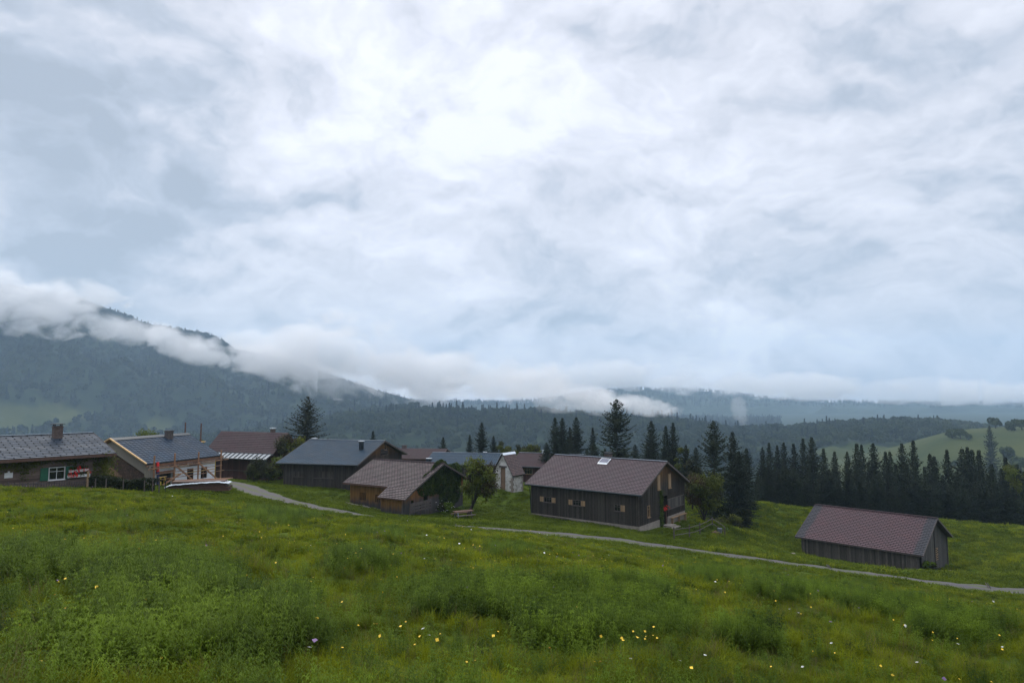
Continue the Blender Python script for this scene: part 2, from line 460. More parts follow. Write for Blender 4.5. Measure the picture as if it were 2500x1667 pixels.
def mist_material(name, density, scale, thr, soft=.25, seed=0.0, sharp=.45):
    m = D.materials.new(name); m.use_nodes = True; nt = NT(m.node_tree); nt.n.clear()
    out = nt.add('ShaderNodeOutputMaterial'); v = nt.add('ShaderNodeVolumePrincipled')
    tc = nt.add('ShaderNodeTexCoord'); geo = nt.add('ShaderNodeNewGeometry')
    pos = nt.v('ADD', geo.outputs['Position'], (seed, seed * .7, 0))
    n = nt.noise(nt.v('MULTIPLY', pos, (1, 1, 1.5)), scale, 6, .62, .6); n0 = nt.noise(pos, scale * .33, 2, .5)
    rad = nt.v('LENGTH', tc.outputs['Object'])       # unit sphere in object space
    fall = nt.mapr(rad, 1.0, soft, 0, 1)
    val = nt.m('ADD', nt.m('MULTIPLY', nt.m('SUBTRACT', n, .5), 3.4), nt.m('ADD', nt.m('MULTIPLY', nt.m('SUBTRACT', n0, .5), 3.2), nt.m('SUBTRACT', nt.m('MULTIPLY', fall, 1.25), thr + .12)))
    dens = nt.m('MULTIPLY', nt.m('MULTIPLY', nt.mapr(val, 0, sharp, 0, 1), nt.mapr(fall, 0, .12, 0, 1)), density)
    v.inputs['Color'].default_value = (1.0, 1.0, 1.0, 1)
    nt.put(v.inputs['Density'], dens); v.inputs['Anisotropy'].default_value = .35
    nt.l.new(v.outputs[0], out.inputs['Volume'])
    m.cycles.volume_step_rate = .35
    return m
MIST = [ # column,row,distance, half sizes (m), tilt deg (descending right), density, threshold, label
 (-20, 738, 1500, (360, 60, 100), 3, .026, .24, 'soft white cloud bank clinging to the left end of the mountain'),
 (300, 800, 1480, (230, 50, 50), 12, .024, .42, 'torn strip of cloud drifting across the middle of the left mountain'),
 (500, 856, 1450, (210, 45, 42), 17, .024, .48, 'thin wisps of cloud hanging along the falling mountain ridge'),
 (680, 890, 1420, (150, 50, 42), 14, .022, .42, 'ragged cloud at the foot of the falling mountain ridge'),
 (840, 872, 1420, (200, 60, 110), 6, .024, .22, 'thick pale cloud swallowing the lower end of the mountain ridge'),
 (1010, 915, 1420, (190, 60, 78), 0, .024, .24, 'second billow of pale cloud right of the mountain ridge end'),
 (1180, 940, 1200, (170, 60, 52), -2, .024, .30, 'broad cloud lying low over the wooded ridge behind the village'),
 (1330, 955, 1000, (120, 40, 34), 4, .022, .36, 'ragged mist creeping over the wooded ridge left of the tallest spruce'),
 (1450, 975, 860, (90, 35, 22), 8, .035, .40, 'torn shred of mist just left of the tallest spruce'),
 (1575, 990, 860, (80, 30, 15), 9, .035, .46, 'low streak of mist behind the tallest spruce'),
 (1806, 1003, 1200, (17, 25, 42), -12, .008, .45, 'small upright plume of mist rising from the gap in the wooded ridge'),
 (760, 862, 2800, (420, 150, 110), 6, .020, .24, 'far pale cloud rising behind the lower end of the mountain ridge'),
 (1130, 905, 2800, (420, 150, 100), 0, .020, .22, 'far billowing cloud above the wooded ridge, behind the stone hut'),
 (1480, 915, 3000, (560, 150, 85), 0, .012, .16, 'far billowing cloud over the blue ridge above the tallest spruce'),
 (1900, 942, 3000, (640, 150, 75), 1, .012, .16, 'far cloud bank on the blue ridge above the right meadow'),
 (2280, 954, 3000, (620, 150, 72), 1, .012, .16, 'far cloud bank above the grey shed at right'),
 (2600, 962, 3000, (500, 150, 70), 1, .012, .16, 'far cloud bank at the right edge over the green hill'),
]
def build_mist():
    for i, (u, v, Y, sz, tilt, den_, thr, lab) in enumerate(MIST):
        c = at(u, v, Y)
        mb = MB(); mb.box((0, 0, 0), (2, 2, 2))
        sc = 1.0 / (min(sz) * 1.3)
        o = mb.build('cloud_bank', mist_material('cloud_bank', den_, sc * 1.0, thr, seed=i * 371.0), loc=c)
        o.scale = sz; o.rotation_euler = (0, R(tilt), 0)
        tag(o, label=lab, kind='stuff')
MIST_ON = True
if MIST_ON: build_mist()

# ------------------------------------------------------------------ building materials
def mat_boards(name, dark, light, top=None, top_z=(2.0, 3.4), rough=.85, width=.16, horiz=False):
    """weathered boards: UV x = metres along the wall, UV y = height"""
    m, nt = mat_new(name)
    uv = nt.add('ShaderNodeUVMap').outputs[0]
    ux, uy, _ = nt.xyz(uv)
    if horiz: ux, uy = uy, ux
    k = nt.m('FLOOR', nt.m('DIVIDE', ux, width))
    wn = nt.add('ShaderNodeTexWhiteNoise', noise_dimensions='1D'); nt.put(wn.inputs['W'], k)
    st = nt.noise(nt.comb(nt.m('MULTIPLY', ux, 9), nt.m('MULTIPLY', uy, .9), 0), 2.0, 6, .65)
    f = nt.m('MULTIPLY', nt.m('MULTIPLY_ADD', wn.outputs['Value'], .8, .25), nt.mapr(st, .25, .75, .2, 1.15))
    c = nt.mix(f, dark, light)
    if top:
        wob = nt.noise(nt.comb(nt.m('MULTIPLY', ux, 3), nt.m('MULTIPLY', uy, .4), 3), 1.5, 4, .6)
        h = nt.m('MULTIPLY_ADD', nt.m('SUBTRACT', wob, .5), 1.6, uy)
        c = nt.mix(nt.mapr(h, top_z[0], top_z[1], 0, 1, True), c, nt.mix(f, top[0], top[1]))
    nt.put(nt.bsdf.inputs['Base Color'], c)
    nt.bsdf.inputs['Roughness'].default_value = rough; nt.bsdf.inputs['Specular IOR Level'].default_value = .25
    b = nt.add('ShaderNodeBump'); b.inputs['Strength'].default_value = .35; b.inputs['Distance'].default_value = .02
    nt.put(b.inputs['Height'], st); nt.l.new(b.outputs[0], nt.bsdf.inputs['Normal'])
    return m
def mat_tiles(name, c1, c2, mortar, tw, th, rough=.35, ms=.02, spec=.5, offset=.5, rand=.6, var=None):
    m, nt = mat_new(name)
    uv = nt.add('ShaderNodeUVMap').outputs[0]
    br = nt.add('ShaderNodeTexBrick'); br.offset = offset; br.squash = 1
    nt.put(br.inputs['Vector'], uv); br.inputs['Scale'].default_value = 1.0
    br.inputs['Brick Width'].default_value = tw; br.inputs['Row Height'].default_value = th
    br.inputs['Mortar Size'].default_value = ms; br.inputs['Mortar Smooth'].default_value = .2; br.inputs['Bias'].default_value = 0
    nt.put(br.inputs['Color1'], c1); nt.put(br.inputs['Color2'], c2); nt.put(br.inputs['Mortar'], mortar)
    n = nt.noise(uv, .5, 5, .65); n2 = nt.noise(uv, 6, 4, .6)
    c = nt.mix(1.0, br.outputs['Color'], nt.ramp(nt.m('MULTIPLY_ADD', n2, .4, nt.m('MULTIPLY', n, .6)), [(.3, (.60, .61, .62)), (.5, (.95, .95, .95)), (.7, (1.35, 1.33, 1.30))]), 'MULTIPLY')
    if var:   # differently coloured patch of tiles near the verges
        ux, uy, _ = nt.xyz(uv)
        d = nt.m('ABSOLUTE', nt.m('SUBTRACT', ux, var[0]))
        f = nt.mapr(nt.m('ADD', d, nt.m('MULTIPLY', nt.m('SUBTRACT', n, .5), 1.2)), var[1], var[1] + .25)
        c = nt.mix(f, c, nt.mix(n2, var[2], tuple(k * .7 for k in var[2])))
    nt.put(nt.bsdf.inputs['Base Color'], c)
    nt.put(nt.bsdf.inputs['Roughness'], nt.mapr(n, .3, .7, rough * .8, rough * 1.25))
    nt.put(nt.bsdf.inputs['Specular IOR Level'], nt.mapr(br.outputs['Fac'], 0, 1, spec, .02))
    b = nt.add('ShaderNodeBump'); b.inputs['Strength'].default_value = .6; b.inputs['Distance'].default_value = .015
    nt.put(b.inputs['Height'], nt.m('SUBTRACT', nt.m('MULTIPLY', n2, .4), br.outputs['Fac'])); nt.l.new(b.outputs[0], nt.bsdf.inputs['Normal'])
    return m
M = {}
M['b_dark'] = mat_boards('boards_black_brown', (.012, .010, .008), (.092, .080, .067))
M['b_gable'] = mat_boards('boards_black_with_ochre_top', (.012, .010, .008), (.088, .075, .062), ((.05, .024, .008), (.22, .12, .04)), (4.2, 6.4))
M['b_ochre'] = mat_boards('boards_ochre_above_grey', (.026, .024, .025), (.072, .066, .064), ((.10, .048, .013), (.30, .165, .050)), (.7, 1.7))
M['b_ochre2'] = mat_boards('boards_orange_gable', (.05, .046, .046), (.13, .12, .115), ((.17, .070, .018), (.38, .18, .050)), (1.3, 2.6))
M['b_grey'] = mat_boards('boards_weathered_grey', (.028, .026, .024), (.13, .12, .105), width=.2)
M['b_grey_d'] = mat_boards('boards_weathered_dark_grey', (.020, .018, .015), (.125, .11, .092), width=.19)
M['b_cbarn'] = mat_boards('boards_dark_grey_brown', (.015, .013, .011), (.090, .078, .067), width=.22)
M['b_cgable'] = mat_boards('boards_brown_gable', (.018, .014, .011), (.075, .06, .05), ((.07, .032, .01), (.25, .13, .045)), (3.4, 5.0))
M['b_red'] = mat_boards('boards_red_brown', (.035, .014, .010), (.105, .050, .038), width=.2)
M['logs'] = mat_boards('grey_brown_logs', (.06, .042, .034), (.24, .175, .14), width=.22, horiz=True)
M['t_brown'] = mat_tiles('roof_tiles_mauve_brown', (.086, .061, .067), (.070, .049, .055), (.026, .018, .021), .40, .27, .6, ms=.03, spec=.3)
M['t_brown2'] = mat_tiles('roof_tiles_dusky_brown', (.088, .062, .066), (.048, .036, .039), (.012, .010, .011), .40, .26, .6, ms=.03, spec=.3)
M['t_shed'] = mat_tiles('roof_tiles_wine_red', (.082, .045, .050), (.070, .039, .044), (.028, .018, .020), .46, .30, .55, ms=.035, spec=.3, var=(0, 5.35, (.034, .034, .040)))
M['t_slate'] = mat_tiles('roof_panels_slate_blue', (.048, .088, .132), (.030, .056, .088), (.010, .015, .022), .75, .24, .6, spec=.22, ms=.03)
M['t_house'] = mat_tiles('roof_metal_shingles_blue_grey', (.070, .098, .138), (.048, .068, .096), (.004, .005, .007), .95, .34, .40, ms=.05, spec=.4)
M['t_new'] = mat_tiles('roof_new_blue_shingles', (.032, .054, .084), (.019, .034, .056), (.012, .020, .032), .48, .40, .6, ms=.045, offset=0.0, spec=.2)
M['t_red'] = mat_tiles('roof_sheets_red_brown', (.062, .040, .043), (.050, .033, .036), (.020, .013, .014), 2.5, .32, .75, ms=.02, spec=.2)
M['t_hut'] = mat_tiles('roof_tiles_old_clay', (.15, .095, .085), (.085, .055, .052), (.03, .022, .02), .2, .2, .6)
M['metal'] = mat_plain('dark_gutter_metal', (.022, .030, .036), .35, .15, 3, .6)
M['cap'] = mat_plain('bright_sheet_metal', (.75, .80, .84), .3, .08, 3, .3)
M['ridge_cap'] = mat_plain('ridge_sheet_metal', (.20, .24, .28), .35, .15, 3, .4)
M['rib_metal'] = mat_plain('wet_sheet_metal', (.15, .18, .21), .5, .2, 2, .3)
M['glass'] = mat_plain('dark_window_glass', (.008, .010, .012), .06, .1, 3, 0, .8)
M['white'] = mat_plain('white_painted_wood', (.62, .62, .60), .6, .1, 5)
M['green'] = mat_plain('dark_green_paint', (.008, .10, .05), .5, .2, 5)
M['newwood'] = mat_plain('fresh_orange_timber', (.24, .125, .065), .7, .3, 3)
M['paleboard'] = mat_plain('pale_new_timber', (.56, .36, .16), .7, .2, 4)
M['shutter'] = mat_boards('pale_shutter_wood', (.20, .13, .07), (.36, .25, .15), width=.12)
M['oldwood'] = mat_plain('old_grey_wood', (.075, .060, .055), .85, .4, 6)
M['brownwood'] = mat_plain('brown_wood', (.085, .042, .028), .7, .3, 6)
M['concrete'] = mat_plain('pale_concrete', (.22, .19, .16), .9, .25, 3)
M['brick'] = mat_plain('sooty_brick', (.085, .060, .050), .9, .4, 8)
M['dark'] = mat_plain('black_iron', (.010, .010, .011), .6, .2, 6)
M['solar'] = mat_plain('solar_glass', (.05, .06, .11), .35, .15, 6, 0, .35)
M['membrane'] = mat_plain('white_wall_membrane', (.76, .77, .80), .7, .10, 1.2)
M['grey_board'] = mat_boards('grey_sheathing_boards', (.20, .18, .15), (.30, .275, .235), width=1.1)
M['tarp'] = mat_plain('white_tarpaulin', (.52, .58, .62), .5, .12, 2)
M['red'] = mat_plain('red_petals', (.55, .008, .006), .6, .2, 20)
M['white_petal'] = mat_plain('white_petals', (.72, .72, .68), .7, .1, 20)
M['door'] = mat_plain('plain_brown_door', (.16, .10, .06), .7, .2, 3)
M['blue_cloth'] = mat_plain('dark_blue_cloth', (.02, .03, .09), .8, .2, 6)
M['yellow'] = mat_plain('yellow_paint', (.6, .45, .05), .6, .15, 6)
def mat_shingle_wall():
    m, nt = mat_new('brown_shingled_wall')
    uv = nt.add('ShaderNodeUVMap').outputs[0]
    br = nt.add('ShaderNodeTexBrick'); nt.put(br.inputs['Vector'], uv); br.inputs['Scale'].default_value = 1
    br.inputs['Brick Width'].default_value = .14; br.inputs['Row Height'].default_value = .13; br.inputs['Mortar Size'].default_value = .012
    nt.put(br.inputs['Color1'], (.13, .078, .052)); nt.put(br.inputs['Color2'], (.07, .046, .034)); nt.put(br.inputs['Mortar'], (.008, .006, .005))
    ux, uy, _ = nt.xyz(uv)
    n = nt.noise(uv, 1.1, 5, .7); 
    # patch of newly laid pale shingles
    dxx = nt.m('DIVIDE', nt.m('SUBTRACT', ux, -1.6), 2.3); dyy = nt.m('DIVIDE', nt.m('SUBTRACT', nt.m('MULTIPLY_ADD', ux, .30, uy), 1.75), .50)
    rr = nt.m('ADD', nt.m('MULTIPLY', dxx, dxx), nt.m('MULTIPLY', dyy, dyy))
    f = nt.mapr(nt.m('MULTIPLY_ADD', nt.m('SUBTRACT', n, .5), 3.0, rr), 1.15, .75)
    pale = nt.mix(nt.noise(uv, 9, 3, .6), (.10, .055, .028), (.42, .27, .15))
    c = nt.mix(f, br.outputs['Color'], pale)
    c = nt.mix(1.0, c, nt.ramp(n, [(.3, (.6, .6, .62)), (.7, (1.3, 1.25, 1.2))]), 'MULTIPLY')
    nt.put(nt.bsdf.inputs['Base Color'], c); nt.bsdf.inputs['Roughness'].default_value = .9
    return m
M['shingles'] = mat_shingle_wall()
def mat_stone():
    m, nt = mat_new('whitewashed_rubble_stone')
    co = nt.add('ShaderNodeTexCoord').outputs['Object']
    vo = nt.add('ShaderNodeTexVoronoi'); nt.put(vo.inputs['Vector'], nt.v('MULTIPLY', co, (1, 1, 1.7))); vo.inputs['Scale'].default_value = 3.0
    n = nt.noise(co, 6, 5, .65); n0 = nt.noise(co, 1.2, 3, .5)
    c = nt.mix(nt.mapr(vo.outputs['Color'], .1, .9), (.25, .24, .21), (.52, .50, .46))
    c = nt.mix(nt.mapr(n, .56, .66), c, (.12, .11, .10))
    c = nt.mix(nt.mapr(n0, .4, .7, 0, .6), c, (.62, .62, .60))
    nt.put(nt.bsdf.inputs['Base Color'], c); nt.bsdf.inputs['Roughness'].default_value = .95
    b = nt.add('ShaderNodeBump'); b.inputs['Strength'].default_value = .8; b.inputs['Distance'].default_value = .05
    nt.put(b.inputs['Height'], n); nt.l.new(b.outputs[0], nt.bsdf.inputs['Normal'])
    return m
M['stone'] = mat_stone()

# ------------------------------------------------------------------ building kit
def beams_each(name, mat, parent, lst):
    for a, b, w_, h_ in lst:
        mb = MB(); mb.beam(a, b, w_, h_); mb.build(name, M[mat] if isinstance(mat, str) else mat, parent)

class House:
    def __init__(s, key, name, label, cat, zb=None):
        p = PAR[key]; s.p = p
        s.cx, s.cy, s.th, s.Lr, s.Wr, ze, zr, s.Lw, s.Ww = p[:9]
        cs = [corner(p, sx, sy) for sx in (-1, 1) for sy in (-1, 1)]
        s.z0 = (min(h1(*c) for c in cs) if zb is None else zb)
        s.ze = ze - s.z0; s.zr = zr - s.z0
        s.root = empty(name, (s.cx, s.cy, s.z0), s.th, label, cat)
        s.slope = (s.zr - s.ze) / (s.Wr / 2)
        s.inv = (Matrix.Translation((s.cx, s.cy, s.z0)) @ Matrix.Rotation(s.th, 4, 'Z')).inverted()
        s.M = s.inv.inverted()
    def world(s, p): return s.M @ Vector(p)
    def hit(s, u, v, axis, c):
        """local point where the line of sight meets the plane axis=c"""
        r = s.inv.to_3x3() @ ray(u, v); o = s.inv @ Vector((0, 0, 0))
        t = (c - o[axis]) / r[axis]; return o + r * t
    def front(s, u, v, off=0.0): return s.hit(u, v, 1, -s.Ww / 2 - off)
    def right(s, u, v, off=0.0): return s.hit(u, v, 0, s.Lw / 2 + off)
    def left(s, u, v, off=0.0): return s.hit(u, v, 0, -s.Lw / 2 - off)
    def top(s, y):   # underside of the roof above local y
        return s.zr - abs(y) * s.slope - .16
    def gz(s, x, y):  # ground height in local coordinates
        w_ = s.world((x, y, 0)); return h1(w_.x, w_.y) - s.z0

def board_wall(mb, p0, p1, bot, top, bw=.18, th=.035, holes=(), seed=1, batten=False):
    """vertical boards from p0 to p1; holes = (s0,s1,z0,z1)"""
    rn = random.Random(seed)
    p0 = Vector((*p0, 0)); p1 = Vector((*p1, 0)); L = (p1 - p0).length; d = (p1 - p0) / L; n = Vector((d.y, -d.x, 0))
    s = 0.0
    cuts = sorted([h for hh in holes for h in hh[:2]] + [L])
    while s < L - 1e-4:
        e = s + bw * rn.uniform(.75, 1.3)
        for c in cuts:
            if s + 1e-3 < c < e + .04: e = c; break
        e = min(e, L); mid = (s + e) / 2
        b = bot(mid) if callable(bot) else bot
        segs = [(b, None)]
        hs = sorted([h for h in holes if h[0] - 1e-3 <= mid <= h[1] + 1e-3], key=lambda h: h[2])
        spans = []; z = b
        for h in hs:
            if h[2] > z + .01: spans.append((z, z, h[2], h[2]))
            z = h[3]
        t0, t1 = top(s), top(e)
        if min(t0, t1) > z + .01: spans.append((z, z, t0, t1))
        o = rn.uniform(0, .022); gap = .006
        for (za, zb, zc, zd) in spans:
            a = p0 + d * (s + gap); c = p0 + d * (e - gap)
            q = [a + n * (o + th), c + n * (o + th), c - n * th, a - n * th]
            lo = [za, zb, zb, za]; hi = [zc, zd, zd, zc]
            P = [Vector((k.x, k.y, z_)) for k, z_ in zip(q, lo)] + [Vector((k.x, k.y, z_)) for k, z_ in zip(q, hi)]
            ss = [s, e, e, s]
            for f in ((0, 1, 5, 4), (1, 2, 6, 5), (2, 3, 7, 6), (3, 0, 4, 7), (4, 5, 6, 7)):
                mb.face([P[k] for k in f], [(ss[k % 4] + seed * 3.1, P[k].z) for k in f])
        if batten and spans:
            za, _, zc, _ = spans[-1]
            a = p0 + d * e + n * (th + .03)
            if not hs: mb.box((0, 0, 0), (.045, .03, zc - za), Matrix.Translation((a.x, a.y, (za + zc) / 2)) @ Matrix.Rotation(math.atan2(d.y, d.x), 4, 'Z'))
        s = e
def log_wall(mb, p0, p1, z0, z1, holes=(), r=.11):
    p0 = Vector((*p0, 0)); p1 = Vector((*p1, 0)); L = (p1 - p0).length; d = (p1 - p0) / L
    z = z0 + r
    while z < z1:
        spans = [(0, L)]
        for h in holes:
            if h[2] - r * .6 < z < h[3] + r * .6:
                spans = [q for (a, b) in spans for q in ((a, min(b, h[0])), (max(a, h[1]), b)) if q[1] - q[0] > .02]
        for a, b in spans:
            A = p0 + d * a; B_ = p0 + d * b
            mb.beam((A.x, A.y, z), (B_.x, B_.y, z), r * 1.5, r * 1.92)
        z += 2 * r
def roof_slope(mb, x0, x1, ya, za, yb, zb, step=.27, lift=.035, x0b=None, x1b=None):
    """tiled slope as overlapping courses from the eave (ya,za) up to the ridge (yb,zb)"""
    Ls = math.hypot(yb - ya, zb - za); n = max(1, round(Ls / step)); ny = Vector((0, -(zb - za), (yb - ya))).normalized()
    if ny.z < 0: ny = -ny
    for k in range(n):
        t0, t1 = k / n, (k + 1) / n
        P0 = Vector((0, ya + (yb - ya) * t0, za + (zb - za) * t0)); P1 = Vector((0, ya + (yb - ya) * t1, za + (zb - za) * t1))
        a = P0 + ny * lift; b = P1 + ny * .004
        xl0 = x0; xr0 = x1
        v0, v1 = t0 * n * step, t1 * n * step
        mb.face([(xl0, a.y, a.z), (xr0, a.y, a.z), (xr0, b.y, b.z), (xl0, b.y, b.z)], [(xl0, v0 + .005), (xr0, v0 + .005), (xr0, v1 - .005), (xl0, v1 - .005)])
        c = P0 + ny * .002
        mb.face([(xl0, c.y, c.z), (xr0, c.y, c.z), (xr0, a.y, a.z), (xl0, a.y, a.z)], [(xl0, v0)] * 4)
def slab(mb, x0, x1, ya, za, yb, zb, th=.12):
    mb_pts = [(ya, za), (yb, zb), (yb, zb - th), (ya, za - th)]
    P = [(x0, y, z) for y, z in mb_pts] + [(x1, y, z) for y, z in mb_pts]
    for f in ((0, 1, 5, 4), (1, 2, 6, 5), (2, 3, 7, 6), (3, 0, 4, 7), (0, 3, 2, 1), (4, 5, 6, 7)):
        mb.face([P[k] for k in f])
def roof_basic(h, mat, step=.27, th=.13, wood='oldwood', ridge='ridge_cap'):
    mb = MB()
    for sg in (-1, 1):
        roof_slope(mb, -h.Lr / 2, h.Lr / 2, sg * h.Wr / 2, h.ze, 0, h.zr, step)
    r = mb.build('roof', M[mat], h.root)
    mb = MB()
    for sg in (-1, 1): slab(mb, -h.Lr / 2 + .01, h.Lr / 2 - .01, sg * (h.Wr / 2 - .01), h.ze - .003, 0, h.zr - .003, th)
    mb.build('roof_deck', M[wood], r)
    for x in (-h.Lr / 2, h.Lr / 2):
        mb = MB()
        for sg in (-1, 1):
            mb.beam((x, sg * h.Wr / 2, h.ze - .06), (x, 0, h.zr - .06), .035, .20)
        mb.build('verge_board', M[wood], r)
    if ridge:
        mb = MB(); mb.beam((-h.Lr / 2, -.09, h.zr + .03), (h.Lr / 2, -.09, h.zr + .03), .2, .03); mb.beam((-h.Lr / 2, .09, h.zr + .03), (h.Lr / 2, .09, h.zr + .03), .2, .03)
        mb.build('ridge_cap', M[ridge], r)
    return r
def gable_walls(h, matf, matg=None, bw=.18, frontholes=(), rightholes=(), leftholes=(), batten=False, bot=-.3):
    """front and back walls, then gables; each a part of its own"""
    x, y = h.Lw / 2, h.Ww / 2
    tf = lambda s: h.top(y)
    tg = lambda s: h.top(s - y)
    mb = MB(); board_wall(mb, (-x, -y), (x, -y), bot, tf, bw, holes=frontholes, seed=1, batten=batten)
    a = mb.build('front_wall', M[matf], h.root)
    mb = MB(); board_wall(mb, (x, y), (-x, y), bot, tf, bw, seed=2); mb.build('back_wall', M[matf], h.root)
    g = matg or matf
    mb = MB(); board_wall(mb, (x, -y), (x, y), bot, tg, bw, holes=rightholes, seed=3, batten=batten); b = mb.build('gable_wall', M[g], h.root)
    mb = MB(); board_wall(mb, (-x, y), (-x, -y), bot, tg, bw, holes=leftholes, seed=4); mb.build('gable_wall', M[g], h.root)
    return a, b
def chimney(h, roof, x, y, w_=.5, d=.5, ztop=None, zbot=None, mat='brick', cap='dark', legs=True):
    zr = h.zr - abs(y) * h.slope; ztop = ztop or zr + 1.0
    mb = MB(); mb.box((x, y, (zr - .3 + ztop) / 2), (w_, d, ztop - zr + .3))
    mb.box((x, y, ztop - .09), (w_ + .07, d + .07, .08))
    c = mb.build('chimney', M[mat], roof)
    mb = MB()
    if legs:
        for i in (-1, 1):
            for j in (-1, 1): mb.box((x + i * w_ * .38, y + j * d * .38, ztop + .07), (.07, .07, .15))
        mb.box((x, y, ztop + .165), (w_ + .22, d + .22, .04))
    else:
        mb.box((x, y, ztop + .03), (w_ + .15, d + .15, .05))
    mb.build('chimney_cap', M[cap], c)
    return c
def window(h, face, c, w_, hh, mat_frame='oldwood', shutters=(), smat='shutter', bars=1, sills=True, cross=True):
    """face: 'front'|'right'; c = local centre on that wall; shutters: side signs"""
    if face == 'front': B_ = Matrix.Translation((c.x, -h.Ww / 2 - .045, c.z))
    elif face == 'right': B_ = Matrix.Translation((h.Lw / 2 + .045, c.y, c.z)) @ Matrix.Rotation(math.pi / 2, 4, 'Z')
    else: B_ = Matrix.Translation((-h.Lw / 2 - .045, c.y, c.z)) @ Matrix.Rotation(-math.pi / 2, 4, 'Z')
    t = .06
    mb = MB()
    for sx in (-1, 1): mb.box((sx * (w_ / 2 + t / 2), 0, 0), (t, .12, hh + 2 * t), B_)
    for sz in (-1, 1): mb.box((0, 0, sz * (hh / 2 + t / 2)), (w_, .12, t), B_)
    if sills: mb.box((0, -.07, -hh / 2 - t - .02), (w_ + .2, .16, .04), B_)
    wn = mb.build('window', M[mat_frame], h.root)
    mb = MB(); mb.box((0, .045, 0), (w_, .02, hh), B_); mb.build('pane', M['glass'], wn)
    if cross:
        mb = MB()
        for k in range(bars): mb.box(((k + 1) / (bars + 1) * w_ - w_ / 2, .02, 0), (.035, .03, hh), B_)
        mb.box((0, .02, hh * .18), (w_, .032, .035), B_); mb.build('glazing_bars', M[mat_frame], wn)
    for sx, sw in shutters:
        mb = MB(); mb.box((0, 0, 0), (sw, .035, hh + .06), B_ @ Matrix.Translation((sx * (w_ / 2 + t + sw / 2 + .02), -.035, 0)))
        for z in (-.3, .3): mb.box((0, 0, 0), (sw * .9, .02, .07), B_ @ Matrix.Translation((sx * (w_ / 2 + t + sw / 2 + .02), -.065, z * hh)))
        mb.build('shutter', M[smat], wn)
    return wn
def panel(h, face, a, b, mat, name, off=.05, th=.04, parent=None):
    """flat piece on a wall between two local points"""
    mb = MB()
    if face == 'front': mb.box(((a.x + b.x) / 2, -h.Ww / 2 - off, (a.z + b.z) / 2), (abs(a.x - b.x), th, abs(a.z - b.z)))
    elif face == 'right': mb.box((h.Lw / 2 + off, (a.y + b.y) / 2, (a.z + b.z) / 2), (th, abs(a.y - b.y), abs(a.z - b.z)))
    else: mb.box((-h.Lw / 2 - off, (a.y + b.y) / 2, (a.z + b.z) / 2), (th, abs(a.y - b.y), abs(a.z - b.z)))
    return mb.build(name, M[mat], parent or h.root)
def gutter(h, mat='metal', y=None, x0=None, x1=None, z=None):
    y = -h.Wr / 2 - .05 if y is None else y; z = h.ze - .08 if z is None else z
    x0 = -h.Lr / 2 if x0 is None else x0; x1 = h.Lr / 2 if x1 is None else x1
    mb = MB(); mb.tube([(x0, y, z), (x1, y, z)], .085, 10)
    return mb.build('gutter', M[mat], h.root)
def interior(h, ztop):
    """plank floor inside, so openings look into a dark room"""
    mb = MB(); mb.box((0, 0, .02), (h.Lw - .3, h.Ww - .3, .1)); return mb.build('floor', M['oldwood'], h.root)

# ------------------------------------------------------------------ the large dark barn, centre right
h = House('B', 'timber_barn', 'large dark timber barn with mauve brown tiled roof and a solar panel near the ridge', 'barn')
y_ = h.Ww / 2
def hole(h, c, w_, hh, face):
    if face == 'front': s0 = c.x + h.Lw / 2
    elif face == 'right': s0 = c.y + h.Ww / 2
    else: s0 = h.Ww / 2 - c.y
    return (s0 - w_ / 2, s0 + w_ / 2, c.z - hh / 2, c.z + hh / 2)
wins = [(h.front(1338, 1219), .95, .5, ((-1, .5), (1, .5)), 2), (h.front(1409, 1227), .95, .5, ((-1, .5), (1, .5)), 2), (h.front(1508, 1239), .62, .58, ((1, .48),), 1)]
fh = [hole(h, c, w_, hh, 'front') for c, w_, hh, s, b in wins]
dA = h.right(1610, 1290); dB = h.right(1628, 1210)
zpl = [h.front(1557, 1284).z, h.right(1671, 1256).z]
door_h = (dA.y + y_, dB.y + y_, -.1, h.right(1616, 1212).z)
gw = [h.right(1606.5, 1177), h.right(1633, 1173), h.right(1582, 1248)]
rh = [door_h, hole(h, gw[2], .5, 1.1, 'right')]
fw, gwall = gable_walls(h, 'b_dark', 'b_gable', .17, fh, rh, batten=True, bot=lambda s: -.3)
r = roof_basic(h, 't_brown', .27)
gutter(h)
mb = MB(); mb.tube([(-h.Lr / 2 + .5, -h.Wr / 2 - .05, h.ze - .12), (-h.Lr / 2 + .55, -h.Ww / 2 - .15, h.ze - .6), (-h.Lw / 2 + .15, -h.Ww / 2 - .12, -.1)], .05, 8)
mb.build('downpipe', M['metal'], h.root)
for c, w_, hh, s, b in wins: window(h, 'front', c, w_, hh, shutters=s, bars=b)
window(h, 'right', gw[2], .5, 1.1, 'shutter', bars=1)
for c in gw[:2]:
    wn = window(h, 'right', c, .62, 1.5, 'shutter', bars=0, sills=True, cross=False)
    mb = MB()
    for k in (-1, 1): mb.box((h.Lw / 2 + .10, c.y + k * .155, c.z), (.03, .29, 1.46))
    mb.build('shutter', M['shutter'], wn)
# porch recess with brown door
mb = MB()
mb.box((h.Lw / 2 - 1.0, (dA.y + dB.y) / 2, 1.2), (.08, dB.y - dA.y + .1, 3.4)); 
for yy in (dA.y - .03, dB.y + .03): mb.box((h.Lw / 2 - .5, yy, 1.2), (1.0, .05, 3.4))
pr = mb.build('porch_lining', M['b_gable'], h.root)
mb = MB(); mb.box((h.Lw / 2 - .93, (dA.y + dB.y) / 2 + .15, 1.25), (.05, 1.0, 2.1)); dr = mb.build('door', M['door'], h.root)
mb = MB(); mb.box((h.Lw / 2 - .88, (dA.y + dB.y) / 2 - .2, 1.2), (.06, .03, .12)); mb.build('handle', M['dark'], dr)
